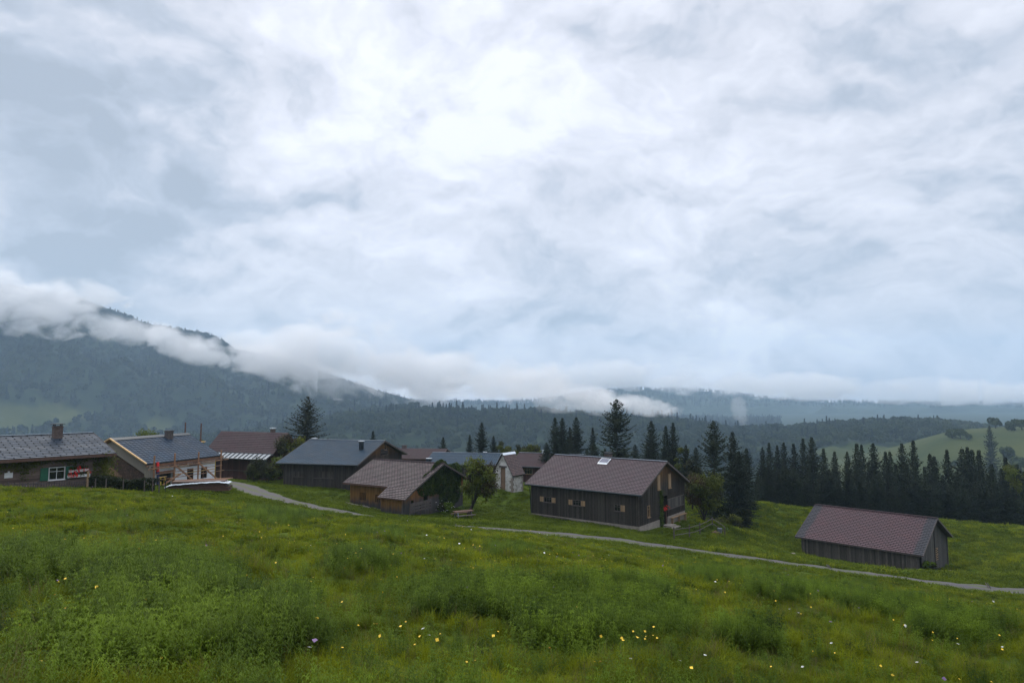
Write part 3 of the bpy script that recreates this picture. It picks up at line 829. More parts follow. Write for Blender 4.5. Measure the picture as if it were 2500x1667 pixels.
# concrete plinth
mb = MB(); x = h.Lw / 2; zp = h.front(1557, 1285).z
mb.box((0, -y_ + .02, (zp - .6) / 2), (h.Lw + .06, .22, zp + .6)); mb.box((x - .02, (-y_ + dA.y) / 2, (zp - .62) / 2), (.22, dA.y + y_, zp + .58)); mb.box((x - .02, (y_ + dB.y) / 2, (zp - .62) / 2), (.22, y_ - dB.y, zp + .58))
mb.build('plinth', M['concrete'], h.root)
# rails and boards on the right part of the gable
a = h.right(1627.5, 1244); b = h.right(1668, 1231)
a2 = h.right(1627.5, 1219)
beams_each('wall_rail', 'oldwood', h.root, [((x + .10, a.y, a.z), (x + .10, b.y, a.z + .02), .07, .09), ((x + .09, a2.y, a2.z), (x + .09, b.y, a2.z), .04, .10)])
mb = MB(); board_wall(mb, (x + .06, a2.y + .05), (x + .06, b.y - .2), a.z + .08, lambda s: a2.z - .06, .25, seed=9); mb.build('boarded_opening', M['b_grey'], h.root)
# skylight-like solar panel and chimney
p = h.hit(1476, 1122, 2, h.zr - .9); sl = math.atan(h.slope)
yy = -(h.zr - (h.ze + (h.zr - h.ze) * .86)) / h.slope
pc = h.hit(1476, 1122.5, 1, yy); Mx = Matrix.Translation((pc.x, yy, h.zr + yy * h.slope + .12)) @ Matrix.Rotation(sl, 4, 'X')
mb = MB(); mb.box((0, 0, 0), (1.15, .95, .05), Mx); sp = mb.build('solar_panel', M['solar'], r)
mb = MB()
for k in (-1, 1): mb.box((k * .59, 0, 0), (.04, 1.0, .07), Mx); mb.box((0, k * .49, 0), (1.2, .04, .07), Mx)
mb.box((0, -.62, -.03), (1.25, .2, .02), Mx)
mb.build('panel_frame', M['cap'], sp)
cc = h.hit(1484, 1118, 1, .5); chimney(h, r, cc.x, .6, .75, .55, h.zr + .35, mat='brick')

# bench plank low on the front wall
def bench(name, h, p0, p1, z, depth, label, mat='oldwood', nleg=3, thick=.05):
    """bench along a wall; p0,p1 local ends"""
    w0 = h.world((p0[0], p0[1], 0)); w1 = h.world((p1[0], p1[1], 0)); mid = (w0 + w1) / 2
    L = (w1 - w0).length; ang = math.atan2(w1.y - w0.y, w1.x - w0.x); g = h1(mid.x, mid.y)
    zt = h.z0 + z - g
    rt = empty(name, (mid.x, mid.y, g), ang, label, 'bench')
    mb = MB(); mb.box((0, 0, zt), (L, depth, thick)); mb.build('seat', M[mat], rt)
    for k in range(nleg):
        xx = -L / 2 + .25 + (L - .5) * k / max(1, nleg - 1); w_ = rt.matrix_basis @ Vector((xx, 0, 0)); gg = h1(w_.x, w_.y) - g
        mb = MB(); mb.box((xx, 0, (zt - thick / 2 + gg - .05) / 2), (.07, depth * .8, zt - thick / 2 - gg + .05)); mb.build('leg', M[mat], rt)
    return rt
a = h.front(1296, 1253); b = h.front(1391, 1264)
bench('plank_bench', h, (a.x, -h.Ww / 2 - .3), (b.x, -h.Ww / 2 - .3), max(.35, a.z), .3, 'long low plank bench along the front wall of the large dark barn', nleg=4)
a = h.right(1632, 1266); b = h.right(1668, 1254)
bench('wall_bench', h, (h.Lw / 2 + .35, a.y), (h.Lw / 2 + .35, b.y), a.z + .1, .32, 'pale board bench under the gable right of the porch of the large dark barn', 'shutter', 3, .06)
w_ = h.world((h.Lw / 2 + .55, (dA.y + dB.y) / 2 + .3, 0)); g = h1(w_.x, w_.y)
mb = MB(); mb.box((0, 0, .08), (1.0, 1.5, .26)); mb.box((.3, 0, .02), (1.3, 1.8, .12))
o = mb.build('door_step', M['concrete'], None, loc=(w_.x, w_.y, g)); o.rotation_euler = (0, 0, h.th); tag(o, 'flat grey stone step in front of the porch of the large dark barn', 'step')
barnB = h

# ------------------------------------------------------------------ leaves used by plants on buildings
def leaf_mat(name, c1, c2, rough=.55, scale=1.2, trans=.25):
    m, nt = mat_new(name)
    geo = nt.add('ShaderNodeNewGeometry'); oi = nt.add('ShaderNodeObjectInfo')
    n = nt.noise(geo.outputs['Position'], scale, 4, .6); n2 = nt.noise(geo.outputs['Position'], scale * 7, 2, .5)
    f = nt.m('MULTIPLY_ADD', nt.m('SUBTRACT', oi.outputs['Random'], .5), .45, nt.m('MULTIPLY_ADD', nt.m('SUBTRACT', n2, .5), .8, nt.mapr(n, .3, .7, .05, .95)), clamp=True)
    c = nt.mix(f, c1, c2)
    nt.put(nt.bsdf.inputs['Base Color'], c)
    nt.bsdf.inputs['Roughness'].default_value = rough; nt.bsdf.inputs['Specular IOR Level'].default_value = .12
    if trans:
        tr = nt.add('ShaderNodeBsdfTranslucent'); nt.put(tr.inputs[0], c)
        mx = nt.add('ShaderNodeMixShader'); mx.inputs[0].default_value = trans
        nt.l.new(nt.bsdf.outputs[0], mx.inputs[1]); nt.l.new(tr.outputs[0], mx.inputs[2]); nt.l.new(mx.outputs[0], nt.out.inputs[0])
    return m
M['ivy'] = leaf_mat('ivy_leaves', (.014, .028, .004), (.080, .115, .016))
M['ivy2'] = leaf_mat('yellowing_vine', (.026, .038, .005), (.13, .14, .022))
M['box'] = leaf_mat('hedge_leaves', (.008, .013, .004), (.032, .042, .014))
def leaves(P, N, size, rg, jitter=.7, aspect=.6):
    """one small bent leaf (2 triangles -> quad) at each point P with normal N; returns V,F arrays"""
    n = len(P); N = N + rg.normal(0, jitter, (n, 3)); N /= np.linalg.norm(N, axis=1)[:, None]
    T = np.cross(N, rg.normal(0, 1, (n, 3))); T /= np.linalg.norm(T, axis=1)[:, None] + 1e-9
    B_ = np.cross(N, T); s = (size * rg.uniform(.6, 1.4, n))[:, None]
    V = np.empty((n, 4, 3)); V[:, 0] = P - T * s; V[:, 1] = P + B_ * s * aspect + N * s * .15; V[:, 2] = P + T * s - N * s * .25; V[:, 3] = P - B_ * s * aspect + N * s * .15
    F_ = np.arange(4 * n).reshape(n, 4)
    return V.reshape(-1, 3), F_
def leaf_obj(name, P, N, size, mat, parent=None, rg=rng, **kw):
    V, F_ = leaves(np.asarray(P, float), np.asarray(N, float), size, rg, **kw)
    return link(name, np_mesh(name, V, F_, M[mat] if isinstance(mat, str) else mat), parent)

# geraniums in the porch
def geranium(loc, rz, label, L=1.0, n=26, box_mat='brownwood', hang=.15, rr=.05):
    rt = empty('geranium_box', loc, rz, label, 'flower box')
    mb = MB(); mb.box((0, 0, .09), (L, .2, .18)); mb.build('planter', M[box_mat], rt)
    P = np.c_[rng.uniform(-L / 2, L / 2, 160), rng.normal(0, .1, 160), .2 + rng.uniform(-hang, .25, 160)]
    leaf_obj('foliage', P, np.tile([0, -.4, 1.], (160, 1)), .06, 'ivy', rt)
    mb = MB()
    for k in range(n):
        c = Vector((random.uniform(-L / 2, L / 2), random.uniform(-.2, .02), .25 + random.uniform(-hang, .22)))
        for q in range(5):
            d = Vector((random.gauss(0, 1), random.gauss(0, 1), random.gauss(0, 1))).normalized() * rr * .6
            mb.box(c + d, (rr, rr, rr), Matrix.Rotation(random.random(), 4, 'X'))
    tag(mb.build('flowers', M['red'], rt), kind='stuff')
    return rt
w_ = h.world((h.Lw / 2 + .1, (dA.y + dB.y) / 2, 0)); zt = h.world((0, 0, h.right(1618, 1245).z)).z
g = geranium((w_.x, w_.y, zt), h.th + math.pi / 2, 'red geraniums in a box at the porch of the large dark barn', 1.3, 14, rr=.06)
for k in (-.55, .55):
    mb = MB(); mb.box((k, 0, (h1(w_.x, w_.y) - zt) / 2), (.08, .1, zt - h1(w_.x, w_.y))); mb.build('leg', M['brownwood'], g)
# climbing plant beside the porch
n = 1500
yy = dA.y + .25 + rng.normal(0, .22, n); zz = rng.uniform(0, 4.2, n); P = np.c_[np.full(n, h.Lw / 2 + .1) + rng.uniform(-.1, .2, n), yy, zz]
Pw = np.array([h.world(p) for p in P])
o = leaf_obj('climbing_vine', Pw, np.tile([math.cos(h.th), math.sin(h.th), .2], (n, 1)), .07, 'ivy'); tag(o, 'narrow green vine climbing the left side of the dark barn porch', 'vine')

# ------------------------------------------------------------------ the low shed at right
h = House('D', 'field_shed', 'low weathered grey shed with wine red roof beside the gravel path', 'shed')
x, y_ = h.Lw / 2, h.Ww / 2
dd = [h.right(2257, 1362), h.right(2271, 1345)]
dh = (.35, 2.3, -.2, h.right(2262, 1347).z)
sl_ = h.right(2285, 1352)
fw, gw_ = gable_walls(h, 'b_grey_d', 'b_grey', .2, (), [dh, hole(h, sl_, 1.5, 1.35, 'right')], bot=-.6)
r = roof_basic(h, 't_shed', .30, ridge=None)
mb = MB(); mb.beam((-h.Lr / 2, 0, h.zr + .04), (h.Lr / 2, 0, h.zr + .04), .3, .05); mb.build('ridge_cap', M['t_red'], r)
mb = MB(); board_wall(mb, (x + .06, -y_ + 1.2), (x + .06, -y_ + 2.3), -.1, lambda s: dh[3] - .05, .22, seed=5); d_ = mb.build('door', M['b_grey'], h.root)
mb = MB(); mb.box((x + .14, -y_ + 1.3, .9), (.05, .05, .2)); mb.build('handle', M['dark'], d_)
for k in range(7):
  mb = MB(); mb.box((x + .03, sl_.y, sl_.z - .6 + k * .2), (.04, 1.5, .075), Matrix.Translation((x, sl_.y, sl_.z)) @ Matrix.Rotation(.06 * ((k * 7) % 3 - 1), 4, 'X') @ Matrix.Translation((-x, -sl_.y, -sl_.z)))
  mb.build('slat', M['shutter'], h.root)
beams_each('corner_post', 'b_grey', h.root, [((x + .1, k * (y_ - .05), -.2), (x + .1, k * (y_ - .05), h.top(y_) - .02), .1, .1) for k in (-1, 1)] + [((x + .1, .55, -.3), (x + .1, .55, h.top(.5)), .09, .09)])
for k, z in enumerate((.35, .62, .88)):
    w_ = h.world((x + .35, -y_ + .4, 0))
for z in (.3, .55, .95, 1.2):
    mb = MB(); mb.box((x + .22, -y_ + .35, z), (.05, .9, .12)); mb.build('loose_board', M['brownwood'], h.root)
shedD = h

# ------------------------------------------------------------------ the small ochre barn with ivy
h = House('F', 'ochre_barn', 'small ochre and grey timber barn with stepped brown roof and ivy on its gable', 'barn')
x, y_ = h.Lw / 2, h.Ww / 2
ae = h.hit(988.4, 1220.3, 0, h.Lr / 2)            # lower eave of the annex, right end
al = h.hit(921, 1209.6, 1, ae.y)                   # lower eave, left end
ya, za, xa = ae.y, ae.z, al.x
yaw = ya + .35                                     # annex front wall
xw = h.hit(930, 1250, 1, yaw).x                    # annex left wall
zi = h.ze                                         # main eave
slot1 = h.front(885.5, 1211); slot2 = h.front(924, 1216)
gh1 = h.right(1005.5, 1226); gh2 = h.right(1038, 1216)
topA = lambda y: (za + (zi - za) * (y - ya) / (-h.Wr / 2 - ya)) - .14 if y < -h.Wr / 2 else h.top(y)
def slots(c): return [(c.x + x - .42 + k * .25, c.x + x - .42 + k * .25 + .17, c.z - .42, c.z + .42) for k in range(4)]
mb = MB(); board_wall(mb, (-x, -y_), (xw + .1, -y_), -.2, lambda s: h.top(y_), .17, holes=slots(slot1) + slots(slot2)[:3], seed=1, batten=True)
mb.build('front_wall', M['b_ochre'], h.root)
mb = MB(); board_wall(mb, (xw, yaw), (x, yaw), -.3, lambda s: topA(yaw), .17, seed=2, batten=True); board_wall(mb, (xw, -y_), (xw, yaw), -.3, lambda s: topA(-y_ - s), .17, seed=3)
mb.build('annex_wall', M['b_ochre'], h.root)
mb = MB(); board_wall(mb, (x, yaw), (x, y_), -.3, lambda s: topA(yaw + s), .17, seed=4, batten=True,
                      holes=[(gh1.y - yaw - .25, gh1.y - yaw + .25, gh1.z - .22, gh1.z + .22), (gh2.y - yaw - .4, gh2.y - yaw + .4, gh2.z - .4, gh2.z + .4)])
mb.build('gable_wall', M['b_ochre2'], h.root)
mb = MB(); board_wall(mb, (-x, y_), (-x, -y_), -.3, lambda s: h.top(s - y_), .17, seed=6); mb.build('gable_wall', M['b_ochre'], h.root)
mb = MB(); board_wall(mb, (x, y_), (-x, y_), -.3, lambda s: h.top(y_), .17, seed=7); mb.build('back_wall', M['b_ochre'], h.root)
mb = MB()
roof_slope(mb, -h.Lr / 2, h.Lr / 2, -h.Wr / 2, h.ze, 0, h.zr, .26); roof_slope(mb, -h.Lr / 2, h.Lr / 2, h.Wr / 2, h.ze, 0, h.zr, .26)
roof_slope(mb, xa, h.Lr / 2, ya, za, -h.Wr / 2 + .0, h.ze + .0, .26)
r = mb.build('roof', M['t_brown2'], h.root)
mb = MB()
for sg in (-1, 1): slab(mb, -h.Lr / 2 + .01, h.Lr / 2 - .01, sg * (h.Wr / 2 - .01), h.ze - .003, 0, h.zr - .003, .1)
slab(mb, xa + .01, h.Lr / 2 - .012, ya + .01, za - .004, -h.Wr / 2 - .01, h.ze - .006, .1)
mb.build('roof_deck', M['brownwood'], r)
for xx in (-h.Lr / 2, h.Lr / 2):
    mb = MB()
    for sg in (-1, 1): mb.beam((xx, sg * h.Wr / 2, h.ze - .06), (xx, 0, h.zr - .06), .035, .18)
    if xx > 0: mb.beam((h.Lr / 2, ya, za - .06), (h.Lr / 2, -h.Wr / 2, h.ze - .06), .035, .18)
    mb.build('verge_board', M['oldwood'], r)
mb = MB(); mb.beam((-h.Lr / 2, 0, h.zr + .04), (h.Lr / 2, 0, h.zr + .04), .28, .05); mb.build('ridge_cap', M['t_red'], r)
mb = MB(); mb.beam((-h.Lr / 2, -h.Wr / 2 - .02, h.ze - .09), (xa, -h.Wr / 2 - .02, h.ze - .09), .04, .16); mb.build('eave_board', M['brownwood'], r)
mb = MB()
for k in range(26):
    t = k / 25; xx = -x + (xw + x) * t; g_ = h.gz(xx, -y_ - .5)
    mb.box((xx, -y_ - .5 + random.uniform(-.12, .12), g_), (random.uniform(.25, .5), random.uniform(.2, .4), .12), None)
o = mb.build('stone_edging', M['concrete'], h.root)
ochreF = h
# ivy mass over the gable
rg = np.random.default_rng(3)
Pl = []; 
def ivy_blob(cu, cv, ru, rv, n, thick=.45):
    for _ in range(n):
        a = rg.uniform(0, 2 * math.pi); q = math.sqrt(rg.uniform(0, 1)); u = cu + ru * q * math.cos(a); v = cv + rv * q * math.sin(a)
        p = h.right(u, v); lump = .5 + .5 * math.sin(p.y * 2.3 + 1) * math.sin(p.z * 2.7)
        if p.z < 0 or p.y > y_ + .3: continue
        Pl.append(h.world((x + .08 + thick * (1 - q * q) * (.4 + .6 * lump) * rg.uniform(.5, 1), p.y, p.z)))
for b_ in [(1075, 1165, 24, 44, 3200), (1100, 1165, 24, 34, 2400), (1050, 1180, 22, 30, 1600), (1034, 1195, 18, 16, 600), (1090, 1215, 20, 36, 2200), (1080, 1145, 12, 20, 700), (1112, 1150, 14, 22, 700), (1062, 1160, 14, 26, 1200), (1112, 1185, 12, 40, 1200), (1048, 1170, 12, 18, 700)]: ivy_blob(*b_)
Pl = np.array(Pl)
o = leaf_obj('ivy', Pl, np.tile([math.cos(h.th), math.sin(h.th), .25], (len(Pl), 1)), .10, 'ivy', rg=rg); tag(o, 'thick dark ivy covering most of the ochre barn gable', 'ivy')

# ------------------------------------------------------------------ blue slate barn behind
h = House('C', 'slate_barn', 'dark timber barn with wide slate blue roof, two small chimneys and ochre gable top', 'barn')
x, y_ = h.Lw / 2, h.Ww / 2
gwt = h.right(940, 1092.5); gwm = h.right(937, 1103)
fw, gw_ = gable_walls(h, 'b_cbarn', 'b_cgable', .22, (), [hole(h, gwt, .7, .6, 'right'), hole(h, gwm, 2.4, .9, 'right')], batten=True)
r = roof_basic(h, 't_slate', .24, wood='oldwood')
gutter(h)
window(h, 'right', gwt, .62, .5, 'shutter', bars=1)
mb = MB()
for k in range(9): mb.box((x + .06, gwm.y - 1.1 + k * .27, gwm.z), (.05, .06, .9))
for z in (-.4, 0, .4): mb.box((x + .09, gwm.y, gwm.z + z), (.03, 2.4, .06))
mb.build('hay_grille', M['oldwood'], h.root)
for (u0, v0, u1, v1) in ((717, 1150, 742, 1164), (768, 1150, 815, 1168)):
    a = h.front(u0, v0, .06); b = h.front(u1, v1, .06)
    s = panel(h, 'front', a, b, 'b_cbarn', 'shutter', .075, .03)
    mb = MB(); mb.box(((a.x + b.x) / 2, -y_ - .11, min(a.z, b.z)), (abs(a.x - b.x) + .2, .05, .07)); mb.build('sill', M['oldwood'], s)
yc = -(h.zr - h.ze) * .40 / h.slope; cc = h.hit(882, 1103, 1, yc); chimney(h, r, cc.x, yc, .45, .45, h.zr - abs(yc) * h.slope + 1.05, mat='metal', cap='cap', legs=False)
cc = h.hit(751, 1069, 1, .5); chimney(h, r, max(cc.x, -h.Lr / 2 + .4), .6, .5, .4, h.zr + .1, mat='brick', cap='cap', legs=False)
mb = MB(); mb.box((0, -y_, -.15), (h.Lw + .1, .3, .5)); mb.build('plinth', M['concrete'], h.root)
a = h.front(759, 1187); b = h.front(846, 1193)
bench('trough_bench', h, (a.x, -y_ - .5), (b.x, -y_ - .5), .45, .5, 'long grey plank bench before the slate blue roofed barn', nleg=4, thick=.1)
barnC = h

# ------------------------------------------------------------------ red roofed barn with metal canopy
h = House('H', 'red_barn', 'red brown barn with dull red roof and ribbed metal canopy, left of the slate barn', 'barn')
x, y_ = h.Lw / 2, h.Ww / 2
# main roof reaches down to the canopy line, canopy continues at a flatter pitch
zc = h.hit(600, 1104.5, 1, -h.Wr / 2 + 1.3); ym = -h.Wr / 2 + 1.3; zm = zc.z
mb = MB(); 
s_m = (h.zr - zm) / -ym
roof_slope(mb, -h.Lr / 2, h.Lr / 2, ym, zm, 0, h.zr, .32); roof_slope(mb, -h.Lr / 2, h.Lr / 2, -ym, zm, 0, h.zr, .32)
r = mb.build('roof', M['t_red'], h.root)
mb = MB()
for sg in (-1, 1): slab(mb, -h.Lr / 2 + .01, h.Lr / 2 - .01, sg * (-ym), zm - .003, 0, h.zr - .003, .1)
mb.build('roof_deck', M['oldwood'], r)
yc0, zc0 = -h.Wr / 2, h.ze
mb = MB(); slab(mb, -h.Lr / 2 + .1, h.Lr / 2 - .1, yc0, zc0, ym + .05, zm - .06, .05)
cn = mb.build('canopy', M['rib_metal'], h.root)
mb = MB(); n = 15
for k in range(n + 1):
    xx = -h.Lr / 2 + .15 + (h.Lr - .3) * k / n; mb.beam((xx, yc0, zc0 + .05), (xx, ym, zm), .07, .08)
mb.build('canopy_rib', M['dark'], cn)
mb = MB(); mb.tube([(-h.Lr / 2, yc0 - .06, zc0 - .06), (h.Lr / 2, yc0 - .06, zc0 - .06)], .08, 8); mb.build('gutter', M['metal'], h.root)
tH = lambda s: zm - .1
mb = MB(); board_wall(mb, (-x, -y_), (x, -y_), -.3, tH, .22, seed=1); mb.build('front_wall', M['b_red'], h.root)
mb = MB(); board_wall(mb, (x, -y_), (x, y_), -.3, lambda s: h.zr - abs(s - y_) * s_m - .12, .22, seed=2); mb.build('gable_wall', M['b_red'], h.root)
mb = MB(); board_wall(mb, (-x, y_), (-x, -y_), -.3, lambda s: h.zr - abs(s - y_) * s_m - .12, .22, seed=3); mb.build('gable_wall', M['b_red'], h.root)
mb = MB(); board_wall(mb, (x, y_), (-x, y_), -.3, tH, .22, seed=4); mb.build('back_wall', M['b_red'], h.root)
zrl = h.front(600, 1149).z
mb = MB(); mb.beam((-x + .1, -y_ - .12, zrl), (x - 1.5, -y_ - .12, zrl), .14, .07); mb.build('wall_rail', M['oldwood'], h.root)
cc = h.hit(665, 1052, 1, .3)
c_ = chimney(h, r, cc.x, .4, .5, .5, h.zr + .45, mat='brick', cap='cap', legs=True)
barnH = h

# ------------------------------------------------------------------ roofs further back
h = House('G', 'blue_roof_house', 'low house with pale blue grey roof just behind the leaning fruit tree', 'house')
gable_walls(h, 'b_cbarn', None, .22); r = roof_basic(h, 't_slate', .3); gutter(h)
cc = h.hit(1184, 1106, 1, .3); chimney(h, r, cc.x, .4, .5, .5, h.zr + .1, mat='brick', cap='cap', legs=False)
cc = h.hit(1040, 1128, 1, -h.Wr * .36); chimney(h, r, max(cc.x, -h.Lr / 2 + .5), -h.Wr * .36, .8, .6, h.zr - h.Wr * .36 * h.slope + .35, mat='metal', cap='cap', legs=False)
h = House('J', 'red_roof_house', 'distant house with plain dull red roof, between the slate barn gable and the blue roof', 'house')
gable_walls(h, 'b_red', None, .22); r = roof_basic(h, 't_red', .32, wood='brownwood', ridge=None)
cc = h.hit(987, 1090, 1, .4); chimney(h, r, max(cc.x, -h.Lr / 2 + .7), .5, .75, .75, h.zr + .55, mat='brick', cap='dark', legs=False)
h = House('K', 'red_roof_barn', 'dull red roofed house partly hidden between the stone hut and the large dark barn', 'house')
fh = [hole(h, h.front(1287, 1150), 1.9, .9, 'front')]
gable_walls(h, 'b_red', None, .22, fh); r = roof_basic(h, 't_red', .32); gutter(h)
window(h, 'front', h.front(1287, 1150), 1.9, .9, 'shutter', bars=3)
cc = h.hit(1325, 1105, 1, .3); chimney(h, r, cc.x, .4, .25, .25, h.zr + .5, mat='cap', cap='cap', legs=False)

# ------------------------------------------------------------------ stone hut
h = House('P', 'stone_hut', 'narrow whitewashed stone hut with steep clay tiled roof and a tall brown door', 'hut')
x, y_ = h.Lw / 2, h.Ww / 2
g_ = {}
def solid_wall(mb, pts, th=.3):  # polygon in plan order given as outer points (x,y,z), extruded inwards by th
    P = [Vector(p) for p in pts]; n = (P[1] - P[0]).cross(P[2] - P[0]).normalized()
    Q = [p - n * th for p in P]; mb.face(P); mb.face(list(reversed(Q)))
    for i in range(len(P)): j = (i + 1) % len(P); mb.face([P[j], P[i], Q[i], Q[j]])
tz = h.top(y_)
kk = 1.0
mb = MB(); solid_wall(mb, [(-x, -y_, -.4), (x, -y_, -.4), (x, -y_, tz), (-x, -y_, tz)])
mb.build('side_wall', M['stone'], h.root)
mb = MB(); solid_wall(mb, [(x, y_, -.4), (-x, y_, -.4), (-x, y_, tz), (x, y_, tz)]); mb.build('side_wall', M['stone'], h.root)
for sg in (-1, 1):
    mb = MB(); xx = sg * x
    dl = h.left(1225, 1185); dr_ = h.left(1234, 1141)
    if sg < 0:
        a, b = sorted((dl.y, dr_.y)); b = max(b, a + .75); zt = dr_.z
        pts = [(xx, y_ - .302, -.4), (xx, b, -.4), (xx, b, zt), (xx, a, zt), (xx, a, -.4), (xx, -y_ + .302, -.4), (xx, -y_ + .302, h.top(y_ - .3)), (xx, 0, h.top(0)), (xx, y_ - .302, h.top(y_ - .3))]
        # split in convex pieces
        for poly in ([(xx, y_, -.4), (xx, b, -.4), (xx, b, h.top(b)), (xx, y_, tz)], [(xx, a, -.4), (xx, -y_, -.4), (xx, -y_, tz), (xx, a, h.top(a))], [(xx, b, zt), (xx, a, zt), (xx, a, h.top(a)), (xx, 0, h.top(0)), (xx, b, h.top(b))] if a < 0 < b else [(xx, b, zt), (xx, a, zt), (xx, a, h.top(a)), (xx, b, h.top(b))]):
            solid_wall(mb, [(-x - .003 if True else 0, p[1], p[2]) for p in poly], .3)
        door = (a, b, zt)
    else:
        solid_wall(mb, [(xx + .003, -y_, -.4), (xx + .003, y_, -.4), (xx + .003, y_, tz), (xx + .003, 0, h.top(0)), (xx + .003, -y_, tz)])
    mb.build('gable_wall', M['stone'], h.root)
a, b, zt = door
mb = MB(); mb.box((-x + .14, (a + b) / 2, zt / 2 - .1), (.06, b - a, zt + .1)); d_ = mb.build('door', M['door'], h.root)
mb = MB(); mb.box((-x + .09, a + .12, zt * .45), (.05, .04, .14)); mb.build('handle', M['dark'], d_)
mb = MB(); mb.box((-x - .02, (a + b) / 2, zt + .1), (.12, b - a + .4, .2)); mb.build('lintel', M['oldwood'], h.root)
for (sx, sy) in ((-1, -1), (-1, 1), (1, -1)):
    mb = MB()
    for k in range(9):
        z = .1 + k * .33
        w1, w2 = (.42, .24) if k % 2 else (.24, .42)
        if z + .3 < tz: mb.box((sx * (x - w1 / 2 + .02), sy * (y_ - w2 / 2 + .02), z), (w1, w2, .34))
    mb.build('quoins', M['concrete'], h.root)
mb = MB()
for sg in (-1, 1): roof_slope(mb, -h.Lr / 2, h.Lr / 2, sg * h.Wr / 2, h.ze, 0, h.zr, .2)
r = mb.build('roof', M['t_hut'], h.root)
mb = MB()
for sg in (-1, 1): slab(mb, -h.Lr / 2 + .01, h.Lr / 2 - .01, sg * (h.Wr / 2 - .01), h.ze - .003, 0, h.zr - .003, .1)
mb.build('roof_deck', M['dark'], r)
mb = MB()
for sg in (-1, 1): mb.beam((-h.Lr / 2 - .03, sg * .14, h.zr - .02 - .14), (h.Lr / 2 + .03, sg * .14, h.zr - .02 - .14), .34, .05, up=(0, sg * 1.4, 1))
mb.build('ridge_cap', M['cap'], r)

# ------------------------------------------------------------------ log house at the left edge
h = House('A', 'log_house', 'log house with blue grey metal shingles, green shutters and vine, at the left edge', 'house')
x, y_ = h.Lw / 2, h.Ww / 2
wc = h.front(138, 1155); fl1 = h.front(188, 1155)
ww, wh = .95, .85
win_h = (wc.x + x - ww / 2, wc.x + x + ww / 2, wc.z - wh / 2, wc.z + wh / 2)
mb = MB(); log_wall(mb, (-x, -y_), (x, -y_), -.3, h.top(y_), [win_h]); mb.build('front_wall', M['logs'], h.root)
mb = MB(); log_wall(mb, (x, -y_), (x, y_), -.19, h.top(y_)); board_wall(mb, (x, -y_), (x, y_), h.top(y_), lambda s: h.top(s - y_), .2); mb.build('gable_wall', M['logs'], h.root)
mb = MB(); log_wall(mb, (-x, y_), (-x, -y_), -.19, h.top(y_)); board_wall(mb, (-x, y_), (-x, -y_), h.top(y_), lambda s: h.top(s - y_), .2); mb.build('gable_wall', M['logs'], h.root)
mb = MB(); log_wall(mb, (x, y_), (-x, y_), -.3, h.top(y_)); mb.build('back_wall', M['logs'], h.root)
r = roof_basic(h, 't_house', .30, wood='oldwood')
mb = MB(); mb.beam((-h.Lr / 2, -h.Wr / 2 - .03, h.ze - .12), (h.Lr / 2, -h.Wr / 2 - .03, h.ze - .12), .05, .2); mb.build('eave_board', M['brownwood'], r)
wn = window(h, 'front', wc, ww, wh, 'white', bars=1, sills=True)
for sg in (-1, 1):
    mb = MB(); mb.box((wc.x + sg * (ww / 2 + .34), -y_ - .13, wc.z), (.5, .05, wh + .1))
    for z in (-.2, .2): mb.box((wc.x + sg * (ww / 2 + .34), -y_ - .16, wc.z + z), (.42, .02, .28))
    mb.build('shutter', M['green'], wn)
yc = -h.Wr * .10; cc = h.hit(140, 1058, 1, yc); chimney(h, r, cc.x, yc, .62, .55, h.zr + .70, mat='brick')
for k, (u, v) in enumerate(((192, 1151), (192, 1164))):
    c = h.front(u, v, .3); w_ = h.world((c.x, -y_ - .3, c.z))
    g = geranium(w_, h.th, ('upper' if k == 0 else 'lower') + ' white planter of red geraniums on the log house wall', 1.3 if k == 0 else 1.5, 13, 'white', hang=.12, rr=.045)
    for s_ in (-.5, .5):
        mb = MB(); mb.box((s_, .16, .0), (.05, .3, .05)); mb.build('bracket', M['dark'], g)
c = h.front(21, 1160, .12)
sg_ = empty('wall_sign', h.world((c.x, -y_ - .12, c.z)), h.th, 'small blank white board hung on the log house wall at the left edge', 'sign')
mb = MB(); mb.box((0, 0, 0), (.5, .03, .38)); mb.build('board', M['white'], sg_)
mb = MB(); mb.box((0, 0, .24), (.12, .02, .12)); mb.build('hanger', M['white'], sg_)
# vine along the log wall
rg = np.random.default_rng(5); P = []
for _ in range(4200):
    s = rg.uniform(-x, x + .3); low = .9 + .5 * math.sin(s * 1.9) + .4 * math.sin(s * 4.3 + 1) 
    uu = (s + x) / (2 * x)
    depth = (1.0 if uu < .55 else .45) * (1.1 + .5 * math.sin(s * 2.3)) + (1.4 if uu > .93 else 0)
    z = h.top(y_) - .05 - abs(rg.normal(0, .55)) * depth
    if z < .1: continue
    if abs(s - wc.x) < ww / 2 + .6 and abs(z - wc.z) < wh / 2 + .12: continue
    P.append(h.world((s, -y_ - .14 - rg.uniform(0, .25), z)))
for _ in range(1500):   # hanging over the right corner
    P.append(h.world((x + .25 + rg.normal(0, .3), -y_ + rg.normal(0, .5) + .2, rg.uniform(.3, h.top(y_) + .1))))
P = np.array(P); o = leaf_obj('wall_vine', P, np.tile([math.sin(h.th), -math.cos(h.th), .2], (len(P), 1)), .07, 'ivy2', rg=rg)
tag(o, 'yellow green vine hanging under the eave of the log house and over its corner', 'vine')
houseA = h

# ------------------------------------------------------------------ house under renovation
h = House('E', 'renovation_house', 'house being rebuilt, white membrane front, shingled brown gable and new blue roof', 'house')
x, y_ = h.Lw / 2, h.Ww / 2
zb_ = h.gz(-x, -y_)
